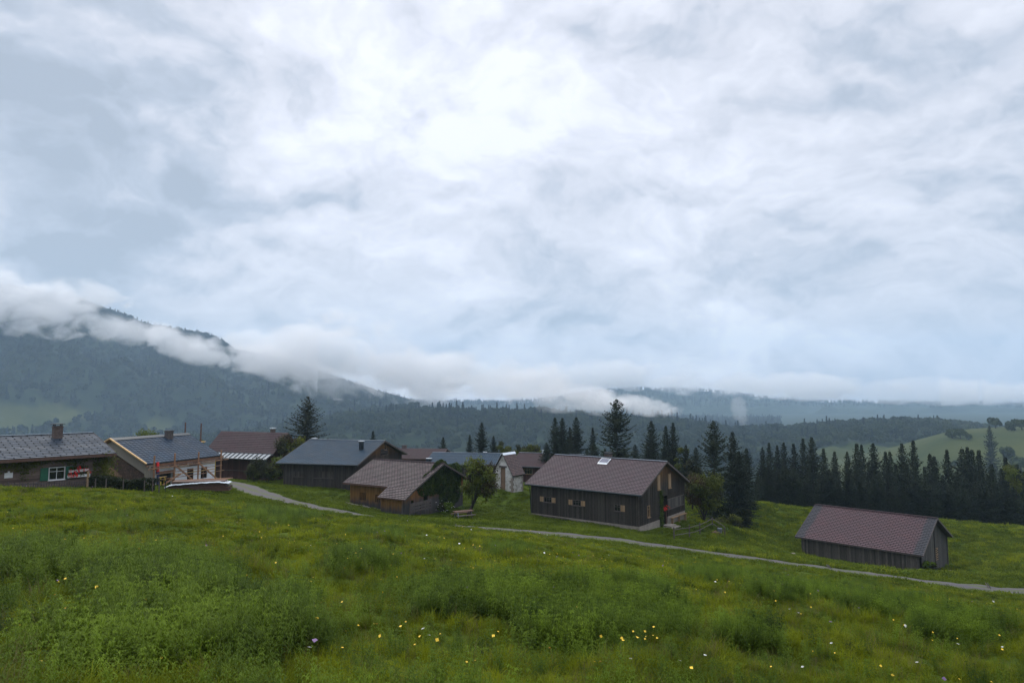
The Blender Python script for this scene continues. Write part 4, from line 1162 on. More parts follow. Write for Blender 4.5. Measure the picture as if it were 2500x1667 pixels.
# openings on the front
g1 = h.front(382, 1172); g2 = h.front(419, 1150)
garage = (g1.x + x, g2.x + x, -.2, g2.z)
w1 = h.front(462, 1157); w2 = h.front(495.5, 1153); b1 = h.front(445, 1130); b0 = h.front(390, 1134)
w1w, w1h = .85, 1.15
fh = [garage, hole(h, w1, w1w, w1h, 'front'), hole(h, w2, w1w, w1h, 'front'), hole(h, b1, 1.1, .4, 'front'), hole(h, b0, .9, .38, 'front')]
mb = MB(); board_wall(mb, (-x, -y_), (x, -y_), -.6, lambda s: h.top(y_), .9, .12, fh, seed=1); mb.build('front_wall', M['membrane'], h.root)
mb = MB(); board_wall(mb, (x, -y_), (x, y_), -.6, lambda s: h.top(s - y_), .9, .12, seed=2); mb.build('gable_wall', M['membrane'], h.root)
mb = MB(); board_wall(mb, (x, y_), (-x, y_), -.6, lambda s: h.top(y_), .9, .12, seed=3); mb.build('back_wall', M['membrane'], h.root)
# left gable: brown shingles below, grey boarding under the verge
mb = MB(); P = [(-x, y_, -.6), (-x, -y_, -.6), (-x, -y_, h.top(y_)), (-x, 0, h.top(0)), (-x, y_, h.top(y_))]
mb.face(P, [(-p[1], p[2]) for p in P]); mb.face([(-x + .2, p[1], p[2]) for p in reversed(P)], [(0, 0)] * 5)
mb.build('gable_wall', M['shingles'], h.root)
mb = MB(); bw_ = 1.15
for sg in (-1, 1):
    Q = [(-x - .22, sg * (h.Wr / 2 - .02), h.ze - .10), (-x - .22, 0, h.zr - .10), (-x - .22, 0, h.zr - .10 - bw_), (-x - .22, sg * (h.Wr / 2 - .02), h.ze - .10 - bw_)]
    if sg > 0: Q = Q[::-1]
    mb.face(Q, [(p[1] * 1.0, p[2]) for p in Q]); Q2 = [(-x - .12, p[1], p[2]) for p in reversed(Q)]; mb.face(Q2, [(p[1], p[2]) for p in Q2])
    a, b = (-x - .22, sg * (h.Wr / 2 - .02), h.ze - .10 - bw_), (-x - .22, 0, h.zr - .10 - bw_)
    mb.face([a, b, (-x - .12, b[1], b[2]), (-x - .12, a[1], a[2])])
yf = -(h.Wr / 2 - .02)
Q = [(-x - .22, yf, h.ze - .1), (-x - .22, yf, -.6), (-x + .5, yf, -.6), (-x + .5, yf, h.ze - .1)]; mb.face(Q, [(p[0], p[2]) for p in Q])
Q = [(-x - .221, yf, -.6), (-x - .221, yf, h.ze - .3), (-x - .221, yf + .55, h.ze - .2), (-x - .221, yf + .55, -.6)]; mb.face(Q[::-1], [(p[1], p[2]) for p in Q])
mb.build('gable_boarding', M['grey_board'], h.root)
# roof
mb = MB()
for sg in (-1, 1): roof_slope(mb, -h.Lr / 2 + .12, h.Lr / 2, sg * h.Wr / 2, h.ze, 0, h.zr, .40, .012)
r = mb.build('roof', M['t_new'], h.root)
mb = MB()
for sg in (-1, 1): slab(mb, -h.Lr / 2 + .14, h.Lr / 2 - .01, sg * (h.Wr / 2 - .01), h.ze - .003, 0, h.zr - .003, .16)
mb.build('roof_deck', M['newwood'], r)
mb = MB()
for sg in (-1, 1): mb.beam((-h.Lr / 2 + .02, sg * h.Wr / 2, h.ze + .02), (-h.Lr / 2 + .02, 0, h.zr + .02), .15, .10)
mb.build('verge_board', M['paleboard'], r)
mb = MB(); mb.beam((-h.Lr / 2 + .1, -h.Wr / 2 - .03, h.ze - .05), (h.Lr / 2, -h.Wr / 2 - .03, h.ze - .05), .05, .10); mb.build('eave_flashing', M['metal'], r)
mb = MB(); mb.beam((-h.Lr / 2 + .1, -h.Wr / 2 + .10, h.ze - .22), (h.Lr / 2 + .4, -h.Wr / 2 + .10, h.ze - .22), .12, .16); mb.build('wall_plate', M['newwood'], h.root)
mb = MB()
for sg in (-1, 1): mb.beam((-h.Lr / 2 + .1, sg * .22, h.zr - .05), (h.Lr / 2, sg * .22, h.zr - .05), .5, .03, up=(0, sg * .48, 1))
mb.build('ridge_underlay', M['metal'], r)
yc = -h.Wr * .07; cc = h.hit(412, 1072, 1, yc); chimney(h, r, cc.x, yc, .62, .55, h.zr + .42, mat='oldwood', cap='dark', legs=False)
for c in (w1, w2): window(h, 'front', c, w1w, w1h, 'newwood', bars=1, sills=False, cross=(c is w2))
window(h, 'front', b1, 1.1, .4, 'newwood', bars=0, sills=False, cross=False); window(h, 'front', b0, .9, .38, 'newwood', bars=0, sills=False, cross=False)
for k in range(5):
    mb = MB(); zz = b1.z + .35 - k * .17; mb.box((b1.x + 1.45, -y_ - .16, zz), (1.4, .05, .13)); mb.build('cladding_board', M['newwood'], h.root)
for zf in (.30, .62, .86):   # battens across the membrane
    zz = zb_ + (h.top(y_) - zb_) * zf
    xa_ = garage[1] - x + .3 if zf < .8 else -x + .6
    mb = MB(); mb.beam((xa_, -y_ - .16, zz), (x, -y_ - .16, zz), .03, .08); mb.build('batten', M['paleboard'], h.root)
mb = MB()
for xx in (garage[0] - x - .05, garage[1] - x + .08): mb.box((xx, -y_ - .16, garage[3] / 2 - .1), (.14, .14, garage[3] + .4))
mb.box(((garage[0] + garage[1]) / 2 - x, -y_ - .16, garage[3] + .08), (garage[1] - garage[0] + .5, .14, .16))
gf = mb.build('garage_frame', M['newwood'], h.root)
mb = MB(); mb.box(((garage[0] + garage[1]) / 2 - x, -y_ - .165, garage[3] + .55), (2.2, .03, .55)); lb = mb.build('membrane_strip', M['white'], h.root)
mb = MB()
for k in range(6): mb.box(((garage[0] + garage[1]) / 2 - x + .25 + k * .13, -y_ - .185, garage[3] + .68), (.09, .01, .14))
for k in range(3): mb.box(((garage[0] + garage[1]) / 2 - x + .3 + k * .22, -y_ - .185, garage[3] + .50), (.10, .01, .04))
mb.build('printed_marks', M['dark'], lb)
mb = MB(); mb.beam((x + .02, -y_ - .13, -.4), (x + .02, -y_ - .13, h.top(y_)), .06, .06); mb.build('corner_strip', M['yellow'], h.root)
houseE = h
# --- scaffold of wooden poles before the front
fr = .95
def sp(u, v, off=None): p = h.hit(u, v, 1, -y_ - (fr if off is None else off)); return p
sc = empty('timber_scaffold', h.world((0, -y_ - fr, 0)), h.th, 'orange timber pole scaffold before the white front of the rebuilt house', 'scaffold')
offz = Vector((0, -(y_ + fr), 0))
def S(p): return Vector(p) - offz
for (u, vt) in ((377.5, 1112), (427.5, 1106), (485.5, 1103), (540.5, 1098)):
    p = sp(u, vt); g0 = h.gz(p.x, -y_ - fr)
    mb = MB(); mb.tube([S((p.x, p.y, g0 - .1)), S((p.x, p.y, p.z))], .075, 8); mb.build('pole', M['newwood'], sc)
for (a, b, wd) in (((359, 1146), (556, 1120), .09), ((378, 1172), (545, 1147), .06), ((376, 1158), (540, 1135), .06)):
    pa, pb = sp(*a), sp(*b)
    mb = MB(); mb.beam(S((pa.x, pa.y - .12, pa.z)), S((pb.x, pb.y - .12, pb.z)), wd * .5, wd); mb.build('ledger', M['newwood'], sc)
for (a, b) in (((424, 1136), (476, 1179)), ((481, 1130), (535, 1176)), ((392, 1184), (437, 1156))):
    pa, pb = sp(*a), sp(*b)
    mb = MB(); mb.beam(S((pa.x, pa.y - .22, pa.z)), S((pb.x, pb.y - .22, pb.z)), .06, .16); mb.build('brace', M['newwood'], sc)
for (u, v) in ((377.5, 1146), (427.5, 1137), (485.5, 1129), (540.5, 1122)):
    p = sp(u, v); mb = MB(); mb.beam(S((p.x + .1, -y_ - .1, p.z)), S((p.x + .1, p.y - .35, p.z)), .09, .09); mb.build('putlog', M['brownwood'], sc)
pa, pb = sp(380, 1142), sp(538, 1122)
mb = MB(); mb.beam(S((pa.x, -y_ - .5, pa.z + .06)), S((pb.x, -y_ - .5, pa.z + .06)), .55, .045); mb.build('walk_board', M['brownwood'], sc)
# --- two tall scaffold poles behind
for (u, vt, vb, Y, lab) in ((453, 1031, 1064, 79, 'left of two tall bare wooden poles rising behind the new blue roof'), (491.5, 1033, 1078, 78, 'right of two tall bare wooden poles, behind the corner of the new blue roof')):
    p = at(u, vt, Y); g0 = h1(p.x, p.y)
    rt = empty('scaffold_pole', (p.x, p.y, g0), 0, lab, 'pole', 'tall poles behind the rebuilt house')
    mb = MB(); mb.tube([(0, 0, -.2), (0, 0, p.z - g0)], .085, 8); mb.build('pole', M['brownwood'], rt)
    mb = MB(); mb.box((0, 0, at(u, vb, Y).z - g0), (1.0, .5, .08)); mb.build('platform', M['paleboard'], rt)
# --- stack of planks under a white tarpaulin
c = at(470, 1190, 60); gz_ = h1(c.x, c.y)
pa, pb = at(405, 1192, 60), at(565, 1188, 61)
L = (pb - pa).length; ang = math.atan2(pb.y - pa.y, pb.x - pa.x)
mid = (pa + pb) / 2; gz_ = h1(mid.x, mid.y)
st = empty('plank_stack', (mid.x, mid.y, gz_), ang, 'long low stack of brown planks before the rebuilt house', 'plank stack')
for k in range(7):
    mb = MB(); mb.box((random.uniform(-.15, .15), (k % 2) * .06, .08 + k * .13), (L * (.98 - .03 * k), 1.3 - .06 * k, .10)); mb.build('plank_layer', M['brownwood'], st)
mb = MB(); nx, ny_ = 40, 8; V = []; 
for i in range(nx + 1):
    for j in range(ny_ + 1):
        s = i / nx; t = j / ny_; yy = -.70 + 1.4 * t
        z = .62 + .012 * math.sin(s * 47 + t * 9) + .01 * math.sin(s * 121 + t * 3) - max(0, abs(yy) - .62) * (.8 + .15 * math.sin(s * 31)) - .35 * max(0, s - .85) * 3 - .35 * max(0, .08 - s) * 6
        V.append((-L / 2 * .98 + L * .98 * s, yy, max(.1, z + .25 * s + .06 * math.sin(s * 3.14))))
        V[-1] = (V[-1][0], V[-1][1], min(V[-1][2], 1.1))
Fq = [(i * (ny_ + 1) + j, (i + 1) * (ny_ + 1) + j, (i + 1) * (ny_ + 1) + j + 1, i * (ny_ + 1) + j + 1) for i in range(nx) for j in range(ny_)]
me = np_mesh('tarpaulin', V, Fq, M['tarp'], True)
o = link('tarpaulin', me, None, (mid.x, mid.y, gz_)); o.rotation_euler = (0, 0, ang); tag(o, 'crumpled white tarpaulin spread over the stack of brown planks', 'tarpaulin')
sm = o.modifiers.new('thickness', 'SOLIDIFY'); sm.thickness = .02
mb = MB()
for k in range(3): mb.beam((-L * .46 + k * .1, .85 + k * .12, .75 + k * .05), (L * .40 + k * .2, .9 + k * .12, .85 + k * .05), .16, .05)
o = mb.build('loose_plank', M['newwood'], None, loc=(mid.x, mid.y, gz_)); o.rotation_euler = (0, 0, ang); o.name = 'plank_pile'; tag(o, 'fresh orange planks laid behind the white tarpaulin', 'planks')
# bundle leaning in the corner by the garage
p = h.world((-x + .55, -y_ - .6, 0)); g0 = h1(p.x, p.y)
rt = empty('leaning_bundle', (p.x, p.y, g0), h.th, 'slim dark blue and red bundle leaning at the left end of the rebuilt house front', 'bundle')
mb = MB(); mb.tube([(0, -.2, 0), (.05, 0, 1.3)], [.10, .14], 8); mb.build('lower_wrap', M['blue_cloth'], rt)
mb = MB(); mb.tube([(.05, 0, 1.3), (.1, .1, 2.2)], [.15, .12], 8); mb.build('upper_wrap', M['red'], rt)
rt = empty('trestle', h.world((-x + 1.0, -y_ - .8, h.gz(-x + 1, -y_ - .8))), h.th, 'small yellow legged trestle by the garage opening of the rebuilt house', 'trestle')
for sg in (-1, 1):
    mb = MB(); mb.beam((sg * .35, -.2, 0), (sg * .22, 0, .8), .05, .05); mb.build('leg', M['yellow'], rt)
    mb = MB(); mb.beam((sg * .35, .2, 0), (sg * .22, 0, .8), .05, .05); mb.build('leg', M['yellow'], rt)
mb = MB(); mb.box((0, 0, .82), (.9, .12, .06)); mb.build('top_rail', M['paleboard'], rt)

# ------------------------------------------------------------------ small wooden fences
def fence(name, pts, heights, rails, label, post_w=.09, mat='oldwood', cat='fence', group=None, round_=True):
    """pts: world ground points; rails: heights above ground"""
    rt = empty(name, pts[0], 0, label, cat, group); o0 = Vector(pts[0])
    for p, hh in zip(pts, heights):
        mb = MB(); q = Vector(p) - o0
        mb.tube([q - Vector((0, 0, .2)), q + Vector((0, 0, hh))], [post_w * .55, post_w * .5], 7); mb.build('post', M[mat], rt)
    for z in rails:
        for a, b in zip(pts[:-1], pts[1:]):
            A = Vector(a) - o0 + Vector((0, -.06, z)); B_ = Vector(b) - o0 + Vector((0, -.06, z)); mb = MB()
            mb.tube([A, (A + B_) / 2 + Vector((0, 0, random.uniform(-.05, .03))), B_], .035, 6); mb.build('rail', M[mat], rt)
    return rt
def onground(u, Y):
    p = at(u, 1200, Y); return Vector((p.x, p.y, h1(p.x, p.y)))
pts = [onground(1643.5, 66), onground(1681, 69), onground(1706.6, 71.5), onground(1737, 76), onground(1767, 73)]
fence('paddock_fence', pts, [1.25, 1.25, 1.15, 1.1, .9], [.45, .98], 'old grey pole fence with two rails right of the large dark barn', .11, 'oldwood')
pts = [onground(1664, 84), onground(1690, 86), onground(1716, 88), onground(1745, 90)]
fence('garden_fence', pts, [1.1] * 4, [.5, .9], 'faint low fence behind the bushy tree right of the large dark barn', .08)
# bucket and logs by the fence corner
p = onground(1755, 74)
rt = empty('bucket', p, .3, 'pale metal bucket at the far corner of the old pole fence', 'bucket')
mb = MB(); mb.tube([(0, 0, 0), (0, 0, .55)], [.2, .27], 14); mb.build('pail', M['rib_metal'], rt)
mb = MB(); mb.tube([(-.27, 0, .52), (-.18, 0, .72), (0, 0, .78), (.18, 0, .72), (.27, 0, .52)], .012, 5); mb.build('handle', M['dark'], rt)
for k in range(5):
    p = onground(1741 + k * 2.2, 73.4 + (k % 2) * .4)
    mb = MB(); mb.tube([(-.3, -.2, .1), (.3, .2, .12)], .12, 9); o = mb.build('log', M['brownwood'], None, loc=(p.x, p.y, p.z)); o.rotation_euler = (0, 0, k * .5); tag(o, 'short brown log lying at the far end of the old pole fence', 'log', 'short logs at the far end of the pole fence')
# fence in front of the ochre gable
hF = ochreF
a = hF.right(984, 1250); xf = hF.Lw / 2 + .9
q0, q1 = hF.world((xf, yaw - .25 if False else -hF.Ww / 2 - 1.6, 0)), hF.world((xf, -hF.Ww / 2 + 1.9, 0))
rt = empty('slat_fence', (q0.x, q0.y, h1(q0.x, q0.y)), hF.th + math.pi / 2, 'low grey board fence before the orange corner of the ochre barn gable', 'fence')
Lf = (q1 - q0).length
for s_ in (0, Lf * .5, Lf):
    mb = MB(); mb.box((s_, 0, .55), (.1, .1, 1.5)); mb.build('post', M['oldwood'], rt)
for z in (.45, .75, 1.05, 1.22):
    mb = MB(); mb.box((Lf / 2, -.07, z), (Lf + .1, .035, .17)); mb.build('board', M['oldwood'], rt)
# fence and post by the log house
A_ = houseA
pts = [A_.world((s_, -A_.Ww / 2 - 1.3, 0)) for s_ in np.linspace(-A_.Lw / 2 + 1, A_.Lw / 2 + .9, 7)]
pts = [Vector((p.x, p.y, h1(p.x, p.y))) for p in pts]
rt = empty('picket_fence', pts[0], A_.th, 'weathered grey picket fence before the log house', 'fence')
Lp = (pts[-1] - pts[0]).length; dzp = (pts[-1].z - pts[0].z) / Lp
for k in range(7):
    mb = MB(); s_ = Lp * k / 6; mb.box((s_, .06, s_ * dzp + .3), (.1, .1, 1.0)); mb.build('post', M['oldwood'], rt)
for z in (.2, .6):
    mb = MB(); mb.beam((0, .02, z), (Lp, .02, z + Lp * dzp), .05, .08); mb.build('rail', M['oldwood'], rt)
mb = MB(); n = int(Lp / .16)
for k in range(n):
    s_ = Lp * (k + .5) / n; mb.box((s_, -.02, s_ * dzp + .32 + random.uniform(-.04, .04)), (.10, .025, .75))
tag(mb.build('pickets', M['oldwood'], rt), kind='stuff')
p = onground(213, 50); rt = empty('gate_post', p, .2, 'pale square post at the right corner of the log house', 'post')
mb = MB(); mb.box((0, 0, .6), (.13, .13, 1.6)); mb.build('post', M['shutter'], rt); mb = MB(); mb.box((0, 0, 1.42), (.17, .17, .04)); mb.build('post_cap', M['oldwood'], rt)
p = onground(403, 52); mb = MB(); mb.tube([(0, 0, -.2), (.02, 0, 1.0)], .035, 6); mb.tube([(-.05, 0, .98), (.09, 0, 1.02)], .03, 5); o = mb.build('thin_stake', M['dark'], None, loc=p); tag(o, 'thin dark stake in the grass before the white tarpaulin', 'stake')

# ------------------------------------------------------------------ picnic table
p = at(1131, 1261, 69.0); g0 = h1(p.x, p.y)
rt = empty('picnic_table', (p.x, p.y, g0), R(28), 'brown picnic table with attached benches on the lawn by the leaning fruit tree', 'picnic table')
for k in range(5):
    mb = MB(); mb.box((0, -.32 + k * .16, .76), (2.1, .145, .045)); mb.build('table_board', M['brownwood'], rt)
for sg in (-1, 1):
    mb = MB(); mb.box((0, sg * .78, .44), (2.1, .26, .045)); mb.build('seat', M['brownwood'] if sg > 0 else M['oldwood'], rt)
for xx in (-.75, .75):
    for sg in (-1, 1):
        mb = MB(); mb.beam((xx, sg * .30, .72), (xx, sg * .62, 0), .07, .09); mb.build('leg', M['rib_metal'] if xx < 0 else M['oldwood'], rt)
    mb = MB(); mb.beam((xx + .05, -.85, .40), (xx + .05, .85, .40), .05, .09); mb.build('cross_bar', M['oldwood'], rt)

# ------------------------------------------------------------------ gravel paths
def path_material():
    m, nt = mat_new('gravel_track')
    uv = nt.add('ShaderNodeUVMap').outputs[0]; ux, uy, _ = nt.xyz(uv)
    geo = nt.add('ShaderNodeNewGeometry').outputs['Position']
    n = nt.noise(geo, .9, 5, .65); nf = nt.noise(geo, 9, 4, .7)
    # grass strip in the middle (uv x: -1..1 across)
    a = nt.m('ABSOLUTE', ux)
    wob = nt.m('MULTIPLY', nt.m('SUBTRACT', n, .5), 1.3)
    mid = nt.mapr(nt.m('ADD', a, wob), .14, .30)      # 0 = grassy
    c = nt.mix(nt.mapr(nf, .3, .7), (.032, .028, .031), (.082, .072, .076))
    c = nt.mix(nt.mapr(nt.noise(geo, .5, 3, .5), .5, .8, 0, .6), c, (.085, .062, .045))
    g = nt.mix(nf, (.03, .045, .008), (.075, .08, .02))
    edge = nt.mapr(nt.m('ADD', a, nt.m('MULTIPLY', nt.m('SUBTRACT', nt.noise(geo, 2.2, 4, .7), .5), .9)), .98, .70)
    nt.put(nt.bsdf.inputs['Base Color'], nt.mix(nt.m('MULTIPLY', mid, edge), g, c)); nt.bsdf.inputs['Roughness'].default_value = .8
    b = nt.add('ShaderNodeBump'); b.inputs['Strength'].default_value = .6; b.inputs['Distance'].default_value = .03
    nt.put(b.inputs['Height'], nf); nt.l.new(b.outputs[0], nt.bsdf.inputs['Normal'])
    return m
MP = path_material()
PATHS = []
def catmull(P, n=14):
    P = [P[0] * 2 - P[1]] + P + [P[-1] * 2 - P[-2]]; out = []
    for i in range(1, len(P) - 2):
        for k in range(n):
            t = k / n; a, b, c, d = P[i - 1:i + 3]
            out.append(.5 * ((2 * b) + (c - a) * t + (2 * a - 5 * b + 4 * c - d) * t * t + (3 * b - a - 3 * c + d) * t ** 3))
    out.append(P[-2]); return out
def path(spec, width):
    pts = [at(u, 1200, Y).xy for u, Y in spec]
    c = catmull(pts); V = []; F_ = []; U = []; m = 8; d = 0
    for i, p in enumerate(c):
        t = (c[min(i + 1, len(c) - 1)] - c[max(i - 1, 0)]).normalized(); n = Vector((-t.y, t.x))
        if i: d += (c[i] - c[i - 1]).length
        for j in range(m + 1):
            s = j / m * 2 - 1; ww_ = width / 2 * (1 + .10 * math.sin(i * .9 + (s > 0) * 2) * (abs(s) > .9) + .05 * math.sin(i * .37))
            q = p + n * s * ww_; V.append((q.x, q.y, 0)); U.append((s, d))
    V = np.array(V, float); V[:, 2] = H(V[:, 0], V[:, 1]) + .055 - .05 * (np.tile(np.abs(np.linspace(-1, 1, m + 1)) > .99, len(c)))
    for i in range(len(c) - 1):
        for j in range(m):
            k = i * (m + 1) + j; F_.append((k, k + 1, k + m + 2, k + m + 1))
    me = np_mesh('path', V, F_, MP, True); ul = me.uv_layers.new(name='UVMap')
    lv = np.array(F_).ravel(); ul.data.foreach_set('uv', np.array(U, np.float32)[lv].ravel())
    o = link('path', me); tag(o, kind='structure')
    PATHS.append(np.array([[p.x, p.y, width / 2] for p in c]))
path([(1120, 55), (1240, 56), (1400, 57), (1560, 56.3), (1750, 55), (1957, 54), (2129, 53), (2282, 51), (2500, 48.5), (2800, 45)], 5.4)
path([(500, 84), (548, 79), (600, 72), (655, 66), (720, 62.5), (813, 60), (900, 58)], 4.6)
# drainage bars across the path
for (u, Y, lab) in ((2403, 49.5, 'dark wooden drainage bar set across the gravel path at far right'), (2018, 53.6, 'small drainage bar across the path left of the grey shed')):
    p = onground(u, Y); rt = empty('drain_bar', (p.x, p.y, p.z + .05), R(62) if u > 2200 else R(75), lab, 'drain bar', 'drainage bars in the gravel path')
    for sg in (-1, 1):
        mb = MB(); mb.box((0, sg * .06, .03), (3.0 if u > 2200 else 1.6, .03, .10)); mb.build('side_board', M['oldwood'] if sg > 0 else M['dark'], rt)
for (u, Y, s_, lab) in ((1932, 70, .28, 'pale round stone in the grass left of the grey shed'), (2309, 73, .22, 'pale stone at the back corner of the grey shed')):
    p = onground(u, Y); mb = MB(); bm_ = D.meshes.new('stone')
    import bmesh
    b = bmesh.new(); bmesh.ops.create_icosphere(b, subdivisions=2, radius=s_)
    for v in b.verts: v.co *= 1 + .25 * mnoise.noise(v.co * 4 + Vector((u, 0, 0)))
    b.to_mesh(bm_); b.free(); bm_.materials.append(M['concrete']); o = link('stone', bm_, None, (p.x, p.y, p.z + s_ * .4)); o.scale = (1, .8, .7); tag(o, lab, 'stone')

# ------------------------------------------------------------------ plant materials
M['grass'] = leaf_mat('grass_blades', (.042, .066, .003), (.25, .285, .012), .7, .45, .45)
M['grass_lawn'] = leaf_mat('short_lawn_grass', (.038, .062, .003), (.122, .160, .008), .8, .25, .35)
M['herb'] = leaf_mat('nettle_leaves', (.014, .036, .003), (.145, .22, .014), .6, .6, .45)
M['clover'] = leaf_mat('broad_meadow_leaves', (.030, .050, .003), (.165, .215, .014), .65, .5, .45)
M['straw'] = leaf_mat('dry_seed_heads', (.09, .07, .03), (.22, .17, .08), .8, 2, .2)
M['spruce'] = leaf_mat('spruce_needles', (.006, .011, .006), (.026, .036, .018), .7, .7, .0)
M['spruce_b'] = leaf_mat('sparse_spruce_needles', (.010, .013, .008), (.036, .042, .026), .7, .7, .0)
M['bark'] = mat_plain('grey_bark', (.035, .027, .022), .95, .4, 5)
M['leaf_green'] = leaf_mat('bright_tree_leaves', (.035, .060, .008), (.12, .15, .022), .5, 1, .3)
M['leaf_olive'] = leaf_mat('olive_tree_leaves', (.030, .042, .004), (.11, .125, .014), .6, .8, .3)
M['leaf_dark'] = leaf_mat('dark_tree_leaves', (.010, .014, .005), (.055, .058, .016), .6, .8, .2)
M['leaf_red'] = leaf_mat('russet_tree_leaves', (.022, .018, .008), (.080, .055, .022), .6, .8, .2)
M['hill_wood'] = leaf_mat('hillside_wood', (.008, .018, .010), (.050, .066, .022), .9, .010, 0)
M['hill_conifer'] = leaf_mat('hillside_conifers', (.006, .012, .008), (.016, .024, .013), .9, .006, 0)
M['yellow_petal'] = mat_plain('yellow_petals', (.75, .48, .02), .6, .15, 20)
M['orange_petal'] = mat_plain('orange_petals', (.75, .30, .01), .6, .15, 20)
M['violet'] = mat_plain('violet_petals', (.16, .09, .20), .7, .2, 20)

# ------------------------------------------------------------------ spruces
def spruce_crown(H_, Rm, seed, sparse=0.0, bot=.06):
    rg = np.random.default_rng(seed); P = []; T = []; S = []; Wd = []
    z = H_ * bot; step = H_ / 46
    while z < H_ * .985:
        t = 1 - z / H_
        r = Rm * 1.30 * (1 - math.exp(-(t * 16 / 6.2) ** 1.15)) * rg.uniform(.66, 1.16)
        nb = int(6 + 4 * t) if rg.random() > sparse * .3 else 4
        a0 = rg.uniform(0, 6.28)
        for k in range(nb):
            if rg.random() < sparse * .35: continue
            a = a0 + k * 6.283 / nb + rg.normal(0, .25); L = r * rg.uniform(.6, 1.2); L = max(L, .12)
            up = .55 * (1 - t) ** 2 * 1.4 - .35 * t + rg.normal(0, .10); droop = .20 * t
            n = max(2, int(L / .20))
            da = np.array([math.cos(a), math.sin(a), 0]); sd = np.array([-math.sin(a), math.cos(a), 0])
            for j in range(n):
                s = (j + rg.uniform(.1, .9)) / n
                c = da * L * s + np.array([0, 0, z + L * (up * s - droop * s * s * 1.2 + .25 * s ** 3)])
                w_ = (.10 + .30 * (1 - s) * min(1, L / 1.6)) 
                for q in (-1, 1):
                    tv = da * rg.uniform(.5, .9) + sd * q * rg.uniform(.4, 1.0) + np.array([0, 0, -rg.uniform(.05, .75)])
                    P.append(c); T.append(tv / np.linalg.norm(tv)); S.append(rg.uniform(.8, 1.3) * (w_ + .16)); Wd.append(rg.uniform(.05, .10))
        z += step * rg.uniform(.7, 1.25) * (.6 + .5 * t)
    for k in range(14):
        a = rg.uniform(0, 6.28); zz = H_ * (1 - .02 * k * .8)
        tv = np.array([math.cos(a) * .5, math.sin(a) * .5, .7]); P.append(np.array([0, 0, zz - .15])); T.append(tv / np.linalg.norm(tv)); S.append(.16 + .015 * k); Wd.append(.05)
    P = np.array(P); T = np.array(T); S = np.array(S)[:, None]; Wd = np.array(Wd)[:, None]
    nrm = np.cross(T, rg.normal(0, 1, P.shape) + [0, 0, .6]); nrm /= np.linalg.norm(nrm, axis=1)[:, None]
    V = np.empty((len(P), 4, 3)); V[:, 0] = P - T * S * .15; V[:, 1] = P + T * S * .45 + nrm * Wd * 1.3; V[:, 2] = P + T * S; V[:, 3] = P + T * S * .45 - nrm * Wd * 1.3
    return V.reshape(-1, 3), np.arange(4 * len(P)).reshape(-1, 4)
def trunk_mesh(H_, r, name='trunk', lean=0.0):
    mb = MB(); mb.tube([(lean * k / 6 * H_ * .1, 0, H_ * .97 * k / 6 - .3 * (k == 0)) for k in range(7)], [r * (1 - k / 6.4) for k in range(7)], 8)
    return mb.mesh(name, M['bark'], True)
SPR = []
for i, (H_, Rm, sp_) in enumerate([(16, 2.9, 0), (16, 2.3, .1), (16, 3.3, .3), (16, 2.6, .2), (16, 4.0, .75), (16, 3.6, .55)]):
    V, F_ = spruce_crown(H_, Rm, 11 + i, sp_); SPR.append((np_mesh('spruce_crown', V, F_, M['spruce_b' if sp_ > .7 else 'spruce']), trunk_mesh(H_, .20)))
def spruce(x, y, z, hgt, var, label, group=None, wide=1.0, rz=None):
    rt = empty('spruce', (x, y, z), random.uniform(0, 6.28) if rz is None else rz, label, 'spruce tree', group)
    s = hgt / 16.0; rt.scale = (s * wide, s * wide, s)
    link('crown', SPR[var][0], rt); link('trunk', SPR[var][1], rt); return rt
def spruce_px(u, v, Y, var, label, group=None, wide=1.0):
    p = at(u, v, Y); z = h1(p.x, p.y) - .2; return spruce(p.x, p.y, z, p.z - z, var, label, group, wide)
for (u, v, Y, var, wd, lab) in [
 (752, 966, 103, 4, 1.05, 'tall thin-foliaged spruce rising behind the left end of the slate barn roof'),
 (911, 1051, 150, 1, .9, 'small spruce tip showing over the slate barn ridge'),
 (1082, 1066, 148, 0, .9, 'small lone spruce behind the distant dull red roof'),
 (1176, 1030, 122, 0, .95, 'pointed dark spruce behind the blue roofed house, tallest of its clump'),
 (1147, 1060, 124, 1, 1.0, 'lower dark spruce at the left of the clump behind the blue roofed house'),
 (1205, 1062, 128, 2, .8, 'loose spruce just right of the tallest tree behind the blue roofed house'),
 (1355, 1018, 118, 1, 1.05, 'left one of a twin pair of dark spruces behind the dull red roof'),
 (1373, 1019, 119, 0, .95, 'right one of a twin pair of dark spruces behind the dull red roof'),
 (1407, 1017, 122, 0, 1.0, 'dense spruce with a blunt double tip between the twin pair and the tallest tree'),
 (1391, 1042, 124, 1, .9, 'short slim spruce leaning on the blunt tipped one'),
 (1447, 1042, 130, 1, .9, 'slim low spruce just left of the tallest tree'),
 (1505, 972, 100, 5, 1.0, 'tallest broad spruce standing right behind the dark barn chimney'),
 (1590, 1026, 122, 0, 1.05, 'pale hazy spruce right of the tallest tree'),
 (1625, 1038, 118, 1, .9, 'left one of two close narrow spruces above the dark barn roof end'),
 (1643, 1030, 117, 1, .95, 'right one of two close narrow spruces above the dark barn roof end'),
 (1741, 1024, 93, 5, .85, 'big ragged spruce right of the dark barn behind the bushy tree'),
 (1788, 1050, 96, 3, 1.0, 'slimmer spruce at the right shoulder of the big ragged one'),
 (1822, 1092, 104, 2, 1.0, 'lower bluish spruce at the gap before the dark forest'),
 (1803, 1100, 92, 0, 1.0, 'low spruce filling the foot of the gap before the dark forest'),
 (2415, 1036, 420, 3, .75, 'lone dark spruce on the far green hill at right'),
]:
    spruce_px(u, v, Y, var, lab, None, wd)
FG = 'spruces in the dark forest behind the right meadow'
